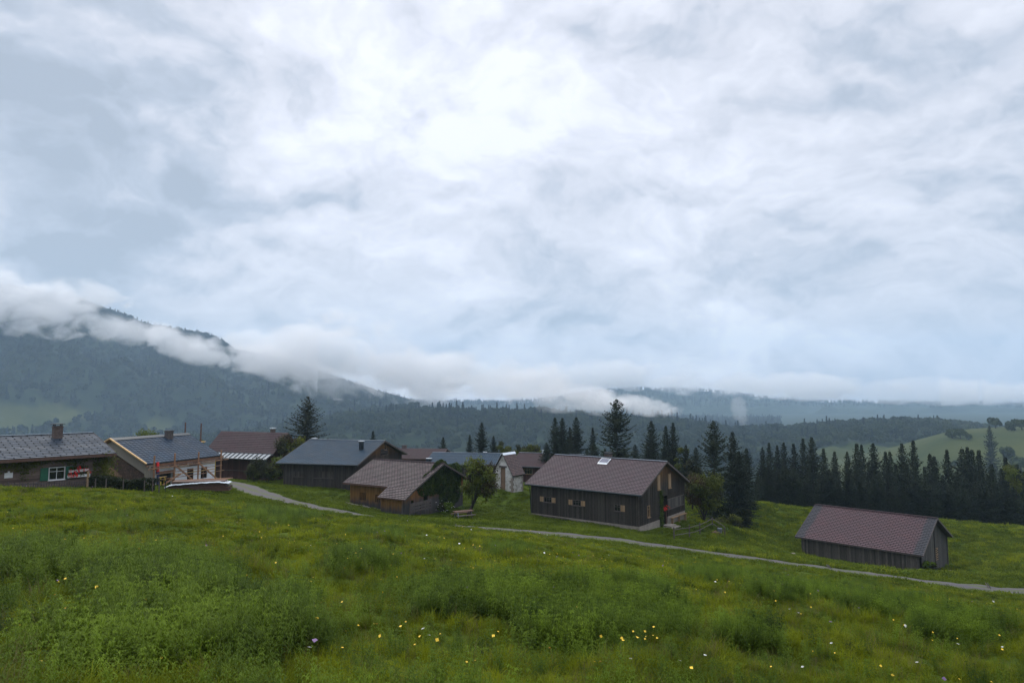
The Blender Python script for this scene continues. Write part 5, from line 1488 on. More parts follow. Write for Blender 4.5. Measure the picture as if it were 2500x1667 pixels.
FL = 'dark spruce in the dense forest behind the right meadow'
row1 = [(1861, 1090), (1877, 1079), (1897, 1083), (1913, 1078), (1937, 1081), (1960, 1068), (1981, 1065), (2010, 1093), (2037, 1098), (2068, 1101), (2091, 1081), (2103, 1083), (2131, 1080), (2161, 1100), (2172, 1098), (2201, 1080), (2229, 1073), (2270, 1106), (2280, 1112), (2311, 1095), (2348, 1090), (2361, 1089), (2372, 1096), (2389, 1096), (2420, 1130), (2454, 1113), (2482, 1128), (2515, 1120), (2550, 1110), (2590, 1125), (2640, 1115)]
for k, (u, v) in enumerate(row1): spruce_px(u, v, 124 + (k * 7) % 12, [0, 1, 3, 0, 1, 1][k % 6], FL, FG, random.uniform(.68, .92))
for k in range(34):
    u = 1850 + k * 24 + random.uniform(-8, 8); spruce_px(u, 1134 + max(0, (u - 2200) * .04) + random.uniform(-8, 22), 118 + random.uniform(-4, 3), random.choice([0, 1, 3, 0]), FL, FG, random.uniform(.75, 1.0))
for k in range(38):
    u = 1850 + k * 21.5 + random.uniform(-8, 8); spruce_px(u, 1146 + max(0, (u - 1950) * .06) + random.uniform(-12, 25), 112.5 + random.uniform(-1.5, 2.5), random.choice([0, 2, 3]), FL, FG, random.uniform(1.0, 1.35))
for k in range(16):   # low spruces closing the foot of the trees behind the large dark barn
    u = 1335 + k * 24 + random.uniform(-6, 6); spruce_px(u, 1085 + random.uniform(-8, 16), 113 + random.uniform(-4, 10), random.choice([0, 2, 3]), 'low spruce in the thicket behind the large dark barn roof', 'low spruces behind the large dark barn', random.uniform(1.0, 1.3))

# ------------------------------------------------------------------ broadleaved trees and bushes
def broadleaf(loc, hgt, rad, trunk_h, label, mats, name='deciduous_tree', seed=1, n=5200, leaf=.11, lobes=16, lean=(0, 0), tr=.16, cat='tree', flat=.8, multi=False, group=None, gaps=.35):
    rg = np.random.default_rng(seed); rt = empty(name, loc, 0, label, cat, group)
    c0 = np.array([lean[0] * trunk_h * 1.2, lean[1] * trunk_h * 1.2, trunk_h + (hgt - trunk_h) * .5])
    ext = np.array([rad, rad, (hgt - trunk_h) * .5])
    L = []
    for k in range(lobes):
        d = rg.normal(0, 1, 3); d /= np.linalg.norm(d); L.append((c0 + d * ext * rg.uniform(.35, .80), rg.uniform(.22, .42) * min(rad, ext[2] * 1.3)))
    L.append((c0, .4 * rad))
    mb = MB()
    top = Vector(c0) - Vector((0, 0, ext[2] * .4))
    mb.tube([(0, 0, -.3), (lean[0] * trunk_h * .4, lean[1] * trunk_h * .4, trunk_h * .5), tuple(top)], [tr, tr * .8, tr * .55], 8)
    for k, (c, r_) in enumerate(L[:9]):
        st = Vector((lean[0] * trunk_h * .5, lean[1] * trunk_h * .5, trunk_h * .55)) if k % 2 else top
        if multi: st = Vector((rg.uniform(-.15, .15), rg.uniform(-.15, .15), -.1))
        mid = (st + Vector(c)) / 2 + Vector((0, 0, .2)); mb.tube([st, mid, Vector(c)], [tr * .45, tr * .3, .02], 6)
    mb.build('trunk', M['bark'], rt, True)
    per = {}
    for k, (c, r_) in enumerate(L):
        per.setdefault(mats[k % len(mats)], []).append((c, r_))
    tot = sum(r_ ** 2 for _, r_ in L)
    for mt, ls in per.items():
        P = []; N = []
        for c, r_ in ls:
            m_ = int(n * r_ * r_ / tot); d = rg.normal(0, 1, (m_, 3)); d /= np.linalg.norm(d, axis=1)[:, None]
            rr_ = r_ * (rg.uniform(.25, 1, m_) ** .45) * (1 + gaps * np.sin(d[:, 0] * 7 + c[0] * 5) * np.sin(d[:, 2] * 6 + c[1] * 3) + rg.normal(0, .12, m_)); P.append(c + d * rr_[:, None] * [1, 1, flat]); N.append(d + [0, 0, .5])
        leaf_obj('crown', np.vstack(P), np.vstack(N), leaf, mt, rt, rg)
    return rt
def tree_px(u, vt, vb, Y, wpx, label, mats, **kw):
    """u column, vt crown top row, wpx crown width in survey pixels"""
    p = at(u, vb, Y); z = h1(p.x, p.y); top = at(u, vt, Y).z
    return broadleaf((p.x, p.y, z), top - z, wpx / 2 * Y / F_PX, kw.pop('trunk', .25) * (top - z), label, mats, **kw)
tree_px(1138, 1106, 1240, 73.5, 108, 'leaning fruit tree with rust tinged leaves beside the ivy covered ochre barn', ['leaf_olive', 'leaf_olive', 'leaf_red', 'leaf_green'], seed=3, n=15000, leaf=.105, lobes=30, gaps=.6, lean=(1.1, 0), tr=.20, trunk=.18, name='fruit_tree', flat=1.0)
tree_px(1718, 1143, 1262, 80, 104, 'bushy olive green tree beside the gable of the large dark barn', ['leaf_olive', 'leaf_dark', 'leaf_olive', 'leaf_red'], seed=5, n=15000, leaf=.11, lobes=40, tr=.14, trunk=.16, multi=True, name='bushy_tree', flat=1.1)
tree_px(712, 1050, 1150, 93, 88, 'dark brownish broadleaf tree between the red barn and the slate barn', ['leaf_dark', 'leaf_red', 'leaf_dark', 'leaf_olive'], seed=7, n=8500, leaf=.12, lobes=24, trunk=.12, flat=1.0)
tree_px(800, 1072, 1140, 101, 70, 'low spreading dark tree just showing over the slate barn ridge', ['leaf_dark', 'leaf_olive'], seed=8, n=3000, leaf=.12, lobes=14)
tree_px(354, 1040, 1150, 88, 92, 'bright green rounded treetop showing behind the new blue roof', ['leaf_green'], seed=9, n=5500, leaf=.11, lobes=20, gaps=.5)
tree_px(484, 1053, 1150, 86, 34, 'thin green treetop between the two tall wooden poles', ['leaf_green', 'leaf_olive'], seed=10, n=1300, leaf=.10, lobes=9, gaps=.5)
for k, (u, vt, Y, wp, lab, mt) in enumerate([
 (1225, 1071, 132, 50, 'rounded olive tree right of the clump behind the blue roofed house', ['leaf_olive', 'leaf_dark']),
 (1262, 1078, 134, 56, 'wide low olive tree behind the stone hut', ['leaf_olive', 'leaf_dark']),
 (1292, 1067, 130, 60, 'broad olive tree with fan shaped top behind the dull red roof', ['leaf_olive', 'leaf_dark']),
 (1322, 1080, 128, 46, 'low rounded olive tree left of the twin spruces', ['leaf_olive', 'leaf_dark']),
 (1670, 1066, 112, 46, 'airy pale green tree beside the two narrow spruces at the barn roof end', ['leaf_olive', 'leaf_green']),
 (1690, 1110, 100, 60, 'dark round tree filling in behind the gable of the large dark barn', ['leaf_dark']),
 (2480, 1105, 117, 70, 'yellow green broadleaf tree at the right edge of the dark forest', ['leaf_olive', 'leaf_green']),
]): tree_px(u, vt, 1200, Y, wp, lab, mt, seed=20 + k, n=3600, leaf=.14, lobes=16, trunk=.2)
def bush(u, Y, w_, hh, label, mats, seed, n=1800, leaf=.08, name='bush', dx=0, group=None, loc=None):
    p = loc or onground(u, Y); return broadleaf((p.x, p.y, p.z - .1), hh, w_ / 2, .08, label, mats, name=name, seed=seed, n=n, leaf=leaf, lobes=14, tr=.05, cat='bush', multi=True, group=group)
bush(650, 86, 5.0, 3.6, 'big dark green bush against the front of the red brown barn', ['leaf_dark', 'leaf_green', 'leaf_dark'], 41, 5200, .09)
bush(618, 85, 2.6, 2.6, 'smaller round bush at the left of the big one by the red brown barn', ['leaf_dark', 'leaf_olive'], 42, 2200, .09)
bush(1783, 84, 3.4, 2.6, 'low dark bush at the right foot of the bushy tree', ['leaf_dark', 'leaf_olive'], 43, 2600)
bush(1806, 92, 3.2, 3.6, 'dark rounded bush where the meadow meets the forest gap', ['leaf_dark'], 44, 2600)
bush(1762, 85, 2.6, 2.0, 'small olive bush behind the end of the old pole fence', ['leaf_dark', 'leaf_olive'], 45, 1500)
bush(343, 53, .95, 1.35, 'small dark conical bush at the corner of the rebuilt house', ['box'], 46, 1500, .05)
w_ = shedD.world((shedD.Lw / 2 + 1.0, -shedD.Ww / 2 + .9, 0))
bush(0, 0, 2.0, 1.5, 'leafy bush growing at the open corner of the grey shed', ['leaf_dark', 'herb'], 47, 1700, .08, loc=Vector((w_.x, w_.y, h1(w_.x, w_.y))))
w_ = ochreF.world((ochreF.Lw / 2 + 1.5, -ochreF.Ww / 2 + 3.6, 0)); g_ = Vector((w_.x, w_.y, h1(w_.x, w_.y)))
bush(0, 0, 2.4, 1.7, 'shrub with small white flowers before the ivy of the ochre barn', ['leaf_dark', 'herb'], 48, 1900, .07, loc=g_)
wf = D.objects['bush.007'] if 'bush.007' in D.objects else None
mb = MB()
for k in range(26):
    a = random.uniform(0, 6.28); rr_ = random.uniform(.3, 1.1); c = (math.cos(a) * rr_, math.sin(a) * rr_, random.uniform(.4, 1.6)); mb.tube([c, (c[0], c[1], c[2] + .03)], .035, 6)
for o in list(D.objects):
    if o.get('label', '').startswith('shrub with small white'): tag(mb.build('flowers', M['white_petal'], o), kind='stuff')
# clipped hedge before the two left houses
hp = [(222, 50.5), (262, 50.8), (300, 51.2), (340, 51.6), (386, 52.2)]
pts = [onground(u, Y) for u, Y in hp]
rt = empty('hedge', pts[0], 0, 'dark clipped hedge before the brown shingled gable of the rebuilt house', 'hedge')
P = []; N = []; rg = np.random.default_rng(77)
for a, b in zip(pts[:-1], pts[1:]):
    for _ in range(2600):
        t = rg.uniform(0, 1); q = a.lerp(b, t) - pts[0]; f = rg.integers(0, 3); top = .85 + .12 * math.sin(q.x * 2.1) + rg.normal(0, .05)
        if f == 0: p = (q.x, q.y - .5 + rg.normal(0, .05), q.z + rg.uniform(0, top)); n_ = (0, -1, .2)
        else: p = (q.x, q.y + rg.uniform(-.5, .5), q.z + top); n_ = (0, 0, 1)
        P.append(p); N.append(n_)
leaf_obj('foliage', P, N, .055, 'box', rt, rg)
mb = MB()
for k in range(14):
    q = pts[0].lerp(pts[-1], k / 13) - pts[0]; mb.tube([(q.x, q.y, q.z - .2), (q.x + .1, q.y, q.z + .5), (q.x, q.y + .05, q.z + 1.05)], [.05, .035, .02], 5)
tag(mb.build('stems', M['bark'], rt), kind='stuff')
for k, u in enumerate((232, 258, 300, 352, 372, 388)):
    p = onground(u, 49.4 + k * .25); o = (lambda mb: (mb.tube([(0, 0, -.2), (0, 0, .95)], .045, 6), mb.build('hedge_stake', M['oldwood'], None, loc=p))[1])(MB()); tag(o, 'grey stake in front of the dark clipped hedge', 'stake', 'stakes along the hedge')

# ------------------------------------------------------------------ scattered plants (uncountable)
PROTO = {}
def proto_collection(name, meshes):
    c = D.collections.new(name)
    for i, me in enumerate(meshes):
        o = D.objects.new('%s_plant' % name, me); c.objects.link(o)
    return c
def scatter(name, pts, rot, scl, idx, coll, label=None, parent=None):
    me = D.meshes.new(name); me.vertices.add(len(pts)); me.vertices.foreach_set('co', np.asarray(pts, np.float32).ravel())
    a = me.attributes.new('rot', 'FLOAT_VECTOR', 'POINT'); a.data.foreach_set('vector', np.asarray(rot, np.float32).ravel())
    a = me.attributes.new('scl', 'FLOAT_VECTOR', 'POINT'); a.data.foreach_set('vector', np.asarray(scl, np.float32).ravel())
    a = me.attributes.new('idx', 'INT', 'POINT'); a.data.foreach_set('value', np.asarray(idx, np.int32))
    o = link(name, me)
    ng = D.node_groups.new(name, 'GeometryNodeTree')
    ng.interface.new_socket('Geometry', in_out='INPUT', socket_type='NodeSocketGeometry'); ng.interface.new_socket('Geometry', in_out='OUTPUT', socket_type='NodeSocketGeometry')
    N_ = ng.nodes; Lk = ng.links.new
    gi = N_.new('NodeGroupInput'); go = N_.new('NodeGroupOutput'); iop = N_.new('GeometryNodeInstanceOnPoints'); ci = N_.new('GeometryNodeCollectionInfo')
    ci.inputs['Collection'].default_value = coll; ci.inputs['Separate Children'].default_value = True; ci.inputs['Reset Children'].default_value = True
    def attr(nm, t):
        nd = N_.new('GeometryNodeInputNamedAttribute'); nd.data_type = t; nd.inputs['Name'].default_value = nm; return nd.outputs['Attribute']
    e2r = N_.new('FunctionNodeEulerToRotation'); Lk(attr('rot', 'FLOAT_VECTOR'), e2r.inputs[0])
    Lk(gi.outputs[0], iop.inputs['Points']); Lk(ci.outputs[0], iop.inputs['Instance']); iop.inputs['Pick Instance'].default_value = True
    Lk(attr('idx', 'INT'), iop.inputs['Instance Index']); Lk(e2r.outputs[0], iop.inputs['Rotation']); Lk(attr('scl', 'FLOAT_VECTOR'), iop.inputs['Scale'])
    Lk(iop.outputs[0], go.inputs[0])
    md = o.modifiers.new('plants', 'NODES'); md.node_group = ng
    tag(o, label, None, None, 'stuff'); return o
def blades(n, hgt, spread, wd, seed, lean=.5, mat='grass', heads=0):
    rg = np.random.default_rng(seed); V = []; F_ = []
    for k in range(n):
        a = rg.uniform(0, 6.28); r_ = spread * math.sqrt(rg.uniform(0, 1)); b = np.array([math.cos(a) * r_, math.sin(a) * r_, 0])
        d = rg.uniform(0, 6.28); hh = hgt * rg.uniform(.5, 1.15); ln = lean * rg.uniform(.3, 1.4) * hh; dv = np.array([math.cos(d), math.sin(d), 0]); sv_ = np.array([-dv[1], dv[0], 0]) * wd * rg.uniform(.7, 1.3)
        i = len(V)
        for t in (0, .5, .85): c = b + dv * ln * t * t + np.array([0, 0, hh * (t - .18 * t * t)]); V += [c - sv_ * (1 - t * .5), c + sv_ * (1 - t * .5)]
        V.append(b + dv * ln + np.array([0, 0, hh * .80])); V.append(b + dv * ln * 1.001 + np.array([0, 0, hh * .80]))
        F_ += [(i, i + 1, i + 3, i + 2), (i + 2, i + 3, i + 5, i + 4), (i + 4, i + 5, i + 7, i + 6)]
    return np_mesh('grass_tuft', np.array(V), F_, M[mat])
def herb_clump(stems, hgt, spread, leaf_l, leaf_w, seed, nodes=8, mat='herb', jit=.25):
    rg = np.random.default_rng(seed); V = []; F_ = []
    for k in range(stems):
        a = rg.uniform(0, 6.28); r_ = spread * math.sqrt(rg.uniform(0, 1)); b = np.array([math.cos(a) * r_, math.sin(a) * r_, 0]); hh = hgt * rg.uniform(.65, 1.1)
        ln = rg.normal(0, .12, 2) * hh; tw = rg.uniform(0, 3.14)
        for j in range(nodes):
            t = (j + 1) / nodes; c = b + np.array([ln[0] * t * t, ln[1] * t * t, hh * t]); sc_ = (1.05 - .55 * t) * (0.6 + .6 * min(1, t * 2.5)); 
            for q in range(2 if j < nodes - 1 else 4):
                aa = tw + j * 1.57 + q * (3.14159 if j < nodes - 1 else 1.57) + rg.normal(0, jit); d = np.array([math.cos(aa), math.sin(aa), 0]); s_ = np.array([-d[1], d[0], 0])
                L = leaf_l * sc_ * rg.uniform(.8, 1.2); W_ = leaf_w * sc_; up = .45 if j < nodes - 2 else .9
                p0 = c; p1 = c + d * L * .45 + np.array([0, 0, L * up * .42]); p2 = c + d * L + np.array([0, 0, L * (up * .3 - .28)])
                i = len(V); V += [p0, p1 + s_ * W_ + [0, 0, W_ * .4], p2, p1 - s_ * W_ + [0, 0, W_ * .4], p1]
                F_ += [(i, i + 1, i + 2, i + 4), (i, i + 4, i + 2, i + 3)]
        i = len(V); V += [b, b + [.006, 0, 0], b + [ln[0] + .006, ln[1], hh], b + [ln[0], ln[1], hh]]; F_.append((i, i + 1, i + 2, i + 3))
    return np_mesh('herb_clump', np.array(V), F_, M[mat])
def leafy_low(n, rad, hgt, leaf, seed, mat='clover'):
    rg = np.random.default_rng(seed); a = rg.uniform(0, 6.28, n); r_ = rad * np.sqrt(rg.uniform(0, 1, n)); z = hgt * (1 - .6 * (r_ / rad) ** 2) * rg.uniform(.2, 1, n)
    V, F_ = leaves(np.c_[np.cos(a) * r_, np.sin(a) * r_, z], np.tile([0, 0, 1.], (n, 1)), leaf, rg, jitter=.55, aspect=.7); return np_mesh('leafy_plant', V, F_, M[mat])
near_c = proto_collection('meadow_grass', [blades(46, .34, .17, .0042, 1), blades(38, .42, .20, .0046, 2, .7), blades(50, .26, .18, .005, 3, .5), leafy_low(60, .2, .16, .022, 4), leafy_low(40, .22, .2, .030, 5, 'clover'), blades(16, .55, .15, .0026, 6, .35, 'straw')])
far_c = proto_collection('meadow_tussocks', [blades(60, .42, .42, .013, 11, .6), blades(50, .36, .45, .015, 12, .7), leafy_low(110, .5, .28, .045, 13), leafy_low(90, .45, .34, .055, 14, 'herb'), blades(26, .46, .4, .007, 15, .4, 'straw')])
lawn_c = proto_collection('short_lawn', [blades(60, .12, .5, .016, 21, .8, 'grass_lawn'), blades(50, .16, .5, .018, 22, .9, 'grass_lawn'), leafy_low(70, .5, .09, .05, 23, 'grass_lawn')])
herb_c = proto_collection('herb_patches', [herb_clump(6, .62, .20, .125, .015, 31, 9), herb_clump(5, .55, .20, .115, .017, 32, 8), herb_clump(7, .48, .22, .10, .015, 33, 8), herb_clump(6, .70, .22, .10, .020, 34, 10)])
foot = []
for k, p in PAR.items(): foot.append((p[0], p[1], p[2], p[7] / 2 + .15, p[8] / 2 + .15))
def blocked(x, y, pad=0.0):
    b = np.zeros(len(x), bool)
    for (cx, cy, th, a, c) in foot:
        X = (x - cx) * math.cos(th) + (y - cy) * math.sin(th); Y = -(x - cx) * math.sin(th) + (y - cy) * math.cos(th); b |= (np.abs(X) < a + pad) & (np.abs(Y) < c + pad)
    h_ = ochreF; X = (x - h_.cx) * math.cos(h_.th) + (y - h_.cy) * math.sin(h_.th); Y = -(x - h_.cx) * math.sin(h_.th) + (y - h_.cy) * math.cos(h_.th)
    b |= (X > xw - .1) & (X < h_.Lw / 2 + .1) & (Y < 0) & (Y > yaw - .1)
    for pth in PATHS:
        for i in range(0, len(pth), 3):
            d = (x - pth[i, 0]) ** 2 + (y - pth[i, 1]) ** 2; b |= d < (pth[i, 2] * .93 + pad) ** 2
    return b
def wedge(n, y0, y1, power, rg, umin=-260, umax=2760):
    """points ahead; area density falls as Y**-power"""
    q = 2 - power; t = rg.uniform(0, 1, n)
    Y = (y0 ** q + (y1 ** q - y0 ** q) * t) ** (1 / q) if abs(q) > 1e-6 else y0 * (y1 / y0) ** t
    u = rg.uniform(umin, umax, n); return (u - 1250) / F_PX * Y, Y
# herb patches: survey ellipses on the slope (column,row,half width,half height, weight)
PATCH = [(380, 1440, 210, 75, 1), (90, 1395, 130, 50, 1), (250, 1600, 200, 60, .6), (560, 1560, 240, 80, .8), (690, 1255, 110, 32, 1), (330, 1280, 160, 28, .5), (120, 1260, 90, 18, .4), (1180, 1480, 190, 48, 1), (1430, 1545, 200, 60, 1), (1600, 1520, 110, 45, .9),
 (1480, 1450, 160, 30, .7), (840, 1195, 70, 18, .3), (930, 1310, 90, 22, .7), (1240, 1350, 60, 22, .8), (880, 1385, 90, 28, .7), (1790, 1405, 150, 26, .8), (1990, 1440, 180, 34, .9), (2180, 1490, 150, 30, .9), (1830, 1570, 80, 28, .9), (2330, 1545, 130, 34, 1), (1720, 1360, 160, 20, .6),
 (2460, 1365, 60, 14, .6), (2370, 1385, 90, 12, .7), (720, 1480, 60, 30, .5), (520, 1200, 200, 10, .3), (1870, 1290, 90, 20, .4), (640, 1230, 120, 14, .5), (960, 1180, 60, 10, .3)]
def patch_w(x, y):
    z = H(x, y); u = 1250 + F_PX * x / y; r_ = np.hypot(y, z); v = 833.5 - F_PX * np.tan(np.arctan2(z, y) - PITCH)
    u = 1250 + F_PX * x / (y * math.cos(PITCH) + z * math.sin(PITCH))
    wv = np.zeros(len(x)); wob = fbm(x, y, 2.6, 4.0, 4) * .35
    for (cu, cv, ru, rv, wt) in PATCH:
        q = ((u - cu) / ru) ** 2 + ((v - cv) / rv) ** 2 + wob; wv = np.maximum(wv, wt * (1 - sstep(.55, 1.15, q)))
    return wv
rg = np.random.default_rng(99)
def mk(n, y0, y1, power, keep, s_fn, coll, ncoll, name, label, tilt=.15, umin=-260, umax=2760, sink=.02, idxw=None):
    x, y = wedge(n, y0, y1, power, rg, umin, umax); m = keep(x, y) & ~blocked(x, y, .3 if coll is lawn_c else .1); x, y = x[m], y[m]; z = H(x, y) - sink
    k = len(x); s_ = s_fn(x, y, k); rot = np.c_[rg.normal(0, tilt, k), rg.normal(0, tilt, k), rg.uniform(0, 6.28, k)]
    idx = rg.choice(ncoll, k, p=idxw); scatter(name, np.c_[x, y, z], rot, np.c_[s_, s_, s_ * rg.uniform(.8, 1.25, k)], idx, coll, label); return k
yes = lambda x, y: np.ones(len(x), bool)
hmod = lambda x, y: .85 + .36 * fbm(x, y, 3.1, 2.2, 3)
c1 = mk(26000, 4.2, 20, 1.0, yes, lambda x, y, k: rg.uniform(.45, .9, k) * hmod(x, y) * (.68 + y / 50), near_c, 6, 'meadow_grass', 'long green grass and small leaves in the near meadow', idxw=[.24, .2, .22, .14, .11, .09])
inner = lambda x, y: (y < edge_y(x))
def edge_y(x):   # where the long meadow meets the mown ground by the path and houses
    return np.interp(x, [-60, -34, -26, -17, -8, 0, 14, 24, 40, 60], [44, 46, 50, 52, 50, 50, 49, 47, 43, 37])
c2 = mk(46000, 18, 58, .9, inner, lambda x, y, k: rg.uniform(.55, 1.05, k) * hmod(x, y) * np.interp(y, [18, 35, 50], [.62, .66, .55]), far_c, 5, 'meadow_grass_further', 'meadow grass and low leaves further down the slope', idxw=[.34, .28, .18, .13, .07])
c3 = mk(52000, 44, 112, .6, lambda x, y: (y > edge_y(x) - 1), lambda x, y, k: rg.uniform(.7, 1.3, k) * np.where((x > 24) & (y > 56), 1.35, 1.0), lawn_c, 3, 'lawn_grass', 'short grass between the houses and over the far meadow', tilt=.1)
def herb_keep(f): return lambda x, y: rg.uniform(0, 1, len(x)) < patch_w(x, y) * f
c4 = mk(22000, 4.5, 20, .9, lambda x, y: rg.uniform(0, 1, len(x)) < np.clip(patch_w(x, y) + .06 + .10 * (fbm(x, y, 3.5, 1.2, 3) > .4) * (x < 2), 0, 1), lambda x, y, k: rg.uniform(.8, 1.25, k) * (.55 + .22 * patch_w(x, y)), herb_c, 4, 'herb_patch', 'leafy nettle and mint patches in the near meadow')
c5 = mk(38000, 18, 60, .7, lambda x, y: (rg.uniform(0, 1, len(x)) < np.clip(patch_w(x, y) + .02, 0, 1)) & (y < edge_y(x) - .5), lambda x, y, k: rg.uniform(.7, 1.2, k) * np.interp(y, [18, 35, 50], [1, 1, .7]) * (.40 + .30 * patch_w(x, y)), herb_c, 4, 'herb_patch_further', 'darker leafy herb patches further down the slope')
c6 = mk(30000, 56, 112, .3, lambda x, y: (rg.uniform(0, 1, len(x)) < np.clip((x > 20) * (.05 + .75 * (fbm(x, y, 7, 5.5, 3) > .55) * (y > 80)) + patch_w(x, y) * .5, 0, 1)), lambda x, y, k: rg.uniform(.8, 1.5, k), far_c, 4, 'rough_meadow', 'rough darker tussocks on the bank and meadow at right', umin=1500)
print('scatter', c1, c2, c3, c4, c5, c6)

# ------------------------------------------------------------------ flowers
def flower_mesh(kind, seed):
    rg2 = random.Random(seed); mb = MB()
    if kind == 'white':
        for k in range(26):
            a = rg2.uniform(0, 6.28); r_ = .055 * math.sqrt(rg2.random()); c = (math.cos(a) * r_, math.sin(a) * r_, -r_ * .15); mb.tube([c, (c[0], c[1], c[2] + .008)], [.011, .009], 5)
    else:
        for k in range(8):
            a = k * .785; d = Vector((math.cos(a), math.sin(a), .25)); s_ = Vector((-d.y, d.x, 0)); mb.face([(0, 0, 0), tuple(d * .016 + s_ * .008), tuple(d * .026), tuple(d * .016 - s_ * .008)])
        mb.tube([(0, 0, 0), (0, 0, .006)], .008, 6)
    return mb.mesh(kind + '_head', M['white_petal'] if kind == 'white' else M['yellow_petal' if kind == 'yellow' else 'orange_petal'])
HEADS = {k: flower_mesh(k, 1) for k in ('white', 'yellow', 'orange')}
_st = {}
def stem_mesh(hh):
    if hh not in _st:
        mb = MB(); mb.tube([(0, 0, 0), (.01, .01, hh * .6), (0, 0, hh)], .003, 5); _st[hh] = mb.mesh('stem', M['herb'])
    return _st[hh]
def flower(kind, p, hh, scale, label, group):
    rt = empty(kind + '_flower', p, random.uniform(0, 6.28), label, 'flower', group); rt.scale = (scale,) * 3
    link('stem', stem_mesh(hh), rt); o = link('petals', HEADS[kind], rt, (0, 0, hh)); o.rotation_euler = (random.uniform(-.4, .4), random.uniform(-.4, .4), 0)
FL_Y = [(132, 1476), (43, 1331), (33, 1476), (63, 1493), (158, 1514), (82, 1525), (55, 1534), (60, 1532), (478, 1468), (461, 1480), (437, 1495), (407, 1505), (468, 1516), (209, 1538), (158, 1600), (44, 1562), (122, 1612), (96, 1660), (5, 1657), (380, 1620), (391, 1650), (637, 1517), (574, 1411), (724, 1487), (699, 1457), (700, 1460), (716, 1468), (768, 1502), (783, 1492), (788, 1500), (998, 1532), (990, 1540), (919, 1548), (913, 1548), (874, 1552), (842, 1568), (1085, 1537), (1216, 1563), (1308, 1563), (1306, 1548), (1159, 1645), (1139, 1649), (1012, 1604), (1074, 1571), (1466, 1645), (1452, 1646), (1567, 1570), (1595, 1569), (1342, 1606), (835, 1614), (758, 1430), (764, 1420), (840, 1395), (873, 1368), (930, 1423), (937, 1430), (1290, 1435), (1212, 1448), (880, 1465), (890, 1468), (875, 1470), (905, 1345)]
for k, (u, v) in enumerate(FL_Y):
    p = ground(u, v + 14, 4.0, 60); big = p.y < 11
    flower('orange' if k % 4 == 0 else 'yellow', p, .36, 0.62 if big else .6, 'small yellow flower on a thin stem in the foreground meadow' if k % 4 else 'small orange flower on a thin stem in the foreground meadow', 'yellow flowers in the meadow' if k % 4 else 'orange flowers in the meadow')
FL_W = [(720, 1552), (752, 1600), (755, 1604), (1018, 1548), (1032, 1550), (1019, 1578), (1047, 1567), (1072, 1590), (1140, 1610), (764, 1340), (758, 1332), (725, 1347), (585, 1378), (152, 1372), (1036, 1365), (1045, 1363), (1162, 1381), (975, 1355), (895, 1355), (1710, 1614), (1722, 1615), (1698, 1613), (1540, 1628), (1650, 1590), (1660, 1631), (2070, 1570), (2030, 1581), (1915, 1485), (1928, 1490), (1938, 1492), (1950, 1500), (2262, 1575), (2340, 1580), (2350, 1584), (2448, 1588), (2446, 1620), (1960, 1642), (1986, 1644), (2240, 1630), (1325, 1455), (1420, 1440)]
for (u, v) in FL_W[::2]:
    p = ground(u, v + 12, 4.0, 60); flower('white', p, .42, .42, 'flat white flower head standing in the meadow', 'white flower heads in the meadow')
def tiny(name, n, col, label, r0, y0, y1, seed, keep):
    rg3 = np.random.default_rng(seed); x, y = wedge(n, y0, y1, 1.2, rg3, 0, 2500); m = keep(x, y) & ~blocked(x, y); x, y = x[m], y[m]; k = len(x)
    P = np.c_[x, y, H(x, y) + rg3.uniform(.22, .42, k)]
    V, F_ = leaves(P, np.tile([0, -.5, 1.], (k, 1)), r0, rg3, jitter=.3, aspect=.9); o = link(name, np_mesh(name, V, F_, M[col])); tag(o, label, None, None, 'stuff')
ke = lambda x, y: (y < edge_y(x) - 1) & (fbm(x, y, 4.0, 6.0, 3) > .15)
tiny('distant_yellow_flowers', 700, 'yellow_petal', 'tiny yellow buttercups sprinkled over the meadow', .021, 8, 50, 5, ke)
tiny('distant_white_flowers', 60, 'white_petal', 'tiny white flowers sprinkled over the meadow', .035, 12, 50, 6, ke)
tiny('distant_violet_flowers', 220, 'violet', 'tiny violet flowers sprinkled over the meadow', .028, 7, 45, 7, lambda x, y: (y < edge_y(x) - 1) & (fbm(x, y, 6.0, 8.0, 3) > .3))

# ------------------------------------------------------------------ woods on the far slopes
def far_crown(kind, seed):
    rg2 = np.random.default_rng(seed)
    if kind == 'c':
        n = 150; t = rg2.uniform(0, 1, n); a = rg2.uniform(0, 6.28, n); r_ = 2.6 * (1 - t) * rg2.uniform(.5, 1.1, n) + .1; P = np.c_[np.cos(a) * r_, np.sin(a) * r_, 1 + t * 15]; N = np.c_[np.cos(a), np.sin(a), np.full(n, .5)]
        V, F_ = leaves(P, N, .9, rg2, jitter=.5); return np_mesh('far_conifer', V, F_, M['hill_conifer'])
    n = 190; P = []; N = []
    for k in range(7):
        d = rg2.normal(0, 1, 3); c = d / np.linalg.norm(d) * [3.0, 3.0, 2.6] * rg2.uniform(.3, .9) + [0, 0, 6.5]
        q = rg2.normal(0, 1, (n // 7, 3)); q /= np.linalg.norm(q, axis=1)[:, None]; q[:, 2] = np.abs(q[:, 2]) * 1.0 - .2; P.append(c + q * rg2.uniform(1.7, 2.6)); N.append(q)
    V, F_ = leaves(np.vstack(P), np.vstack(N), 1.15, rg2, jitter=.35, aspect=.9); return np_mesh('far_broadleaf', V, F_, M['hill_wood'])
wood_c = proto_collection('hill_wood', [far_crown('b', 1), far_crown('b', 2), far_crown('b', 3), far_crown('c', 4), far_crown('c', 5)])
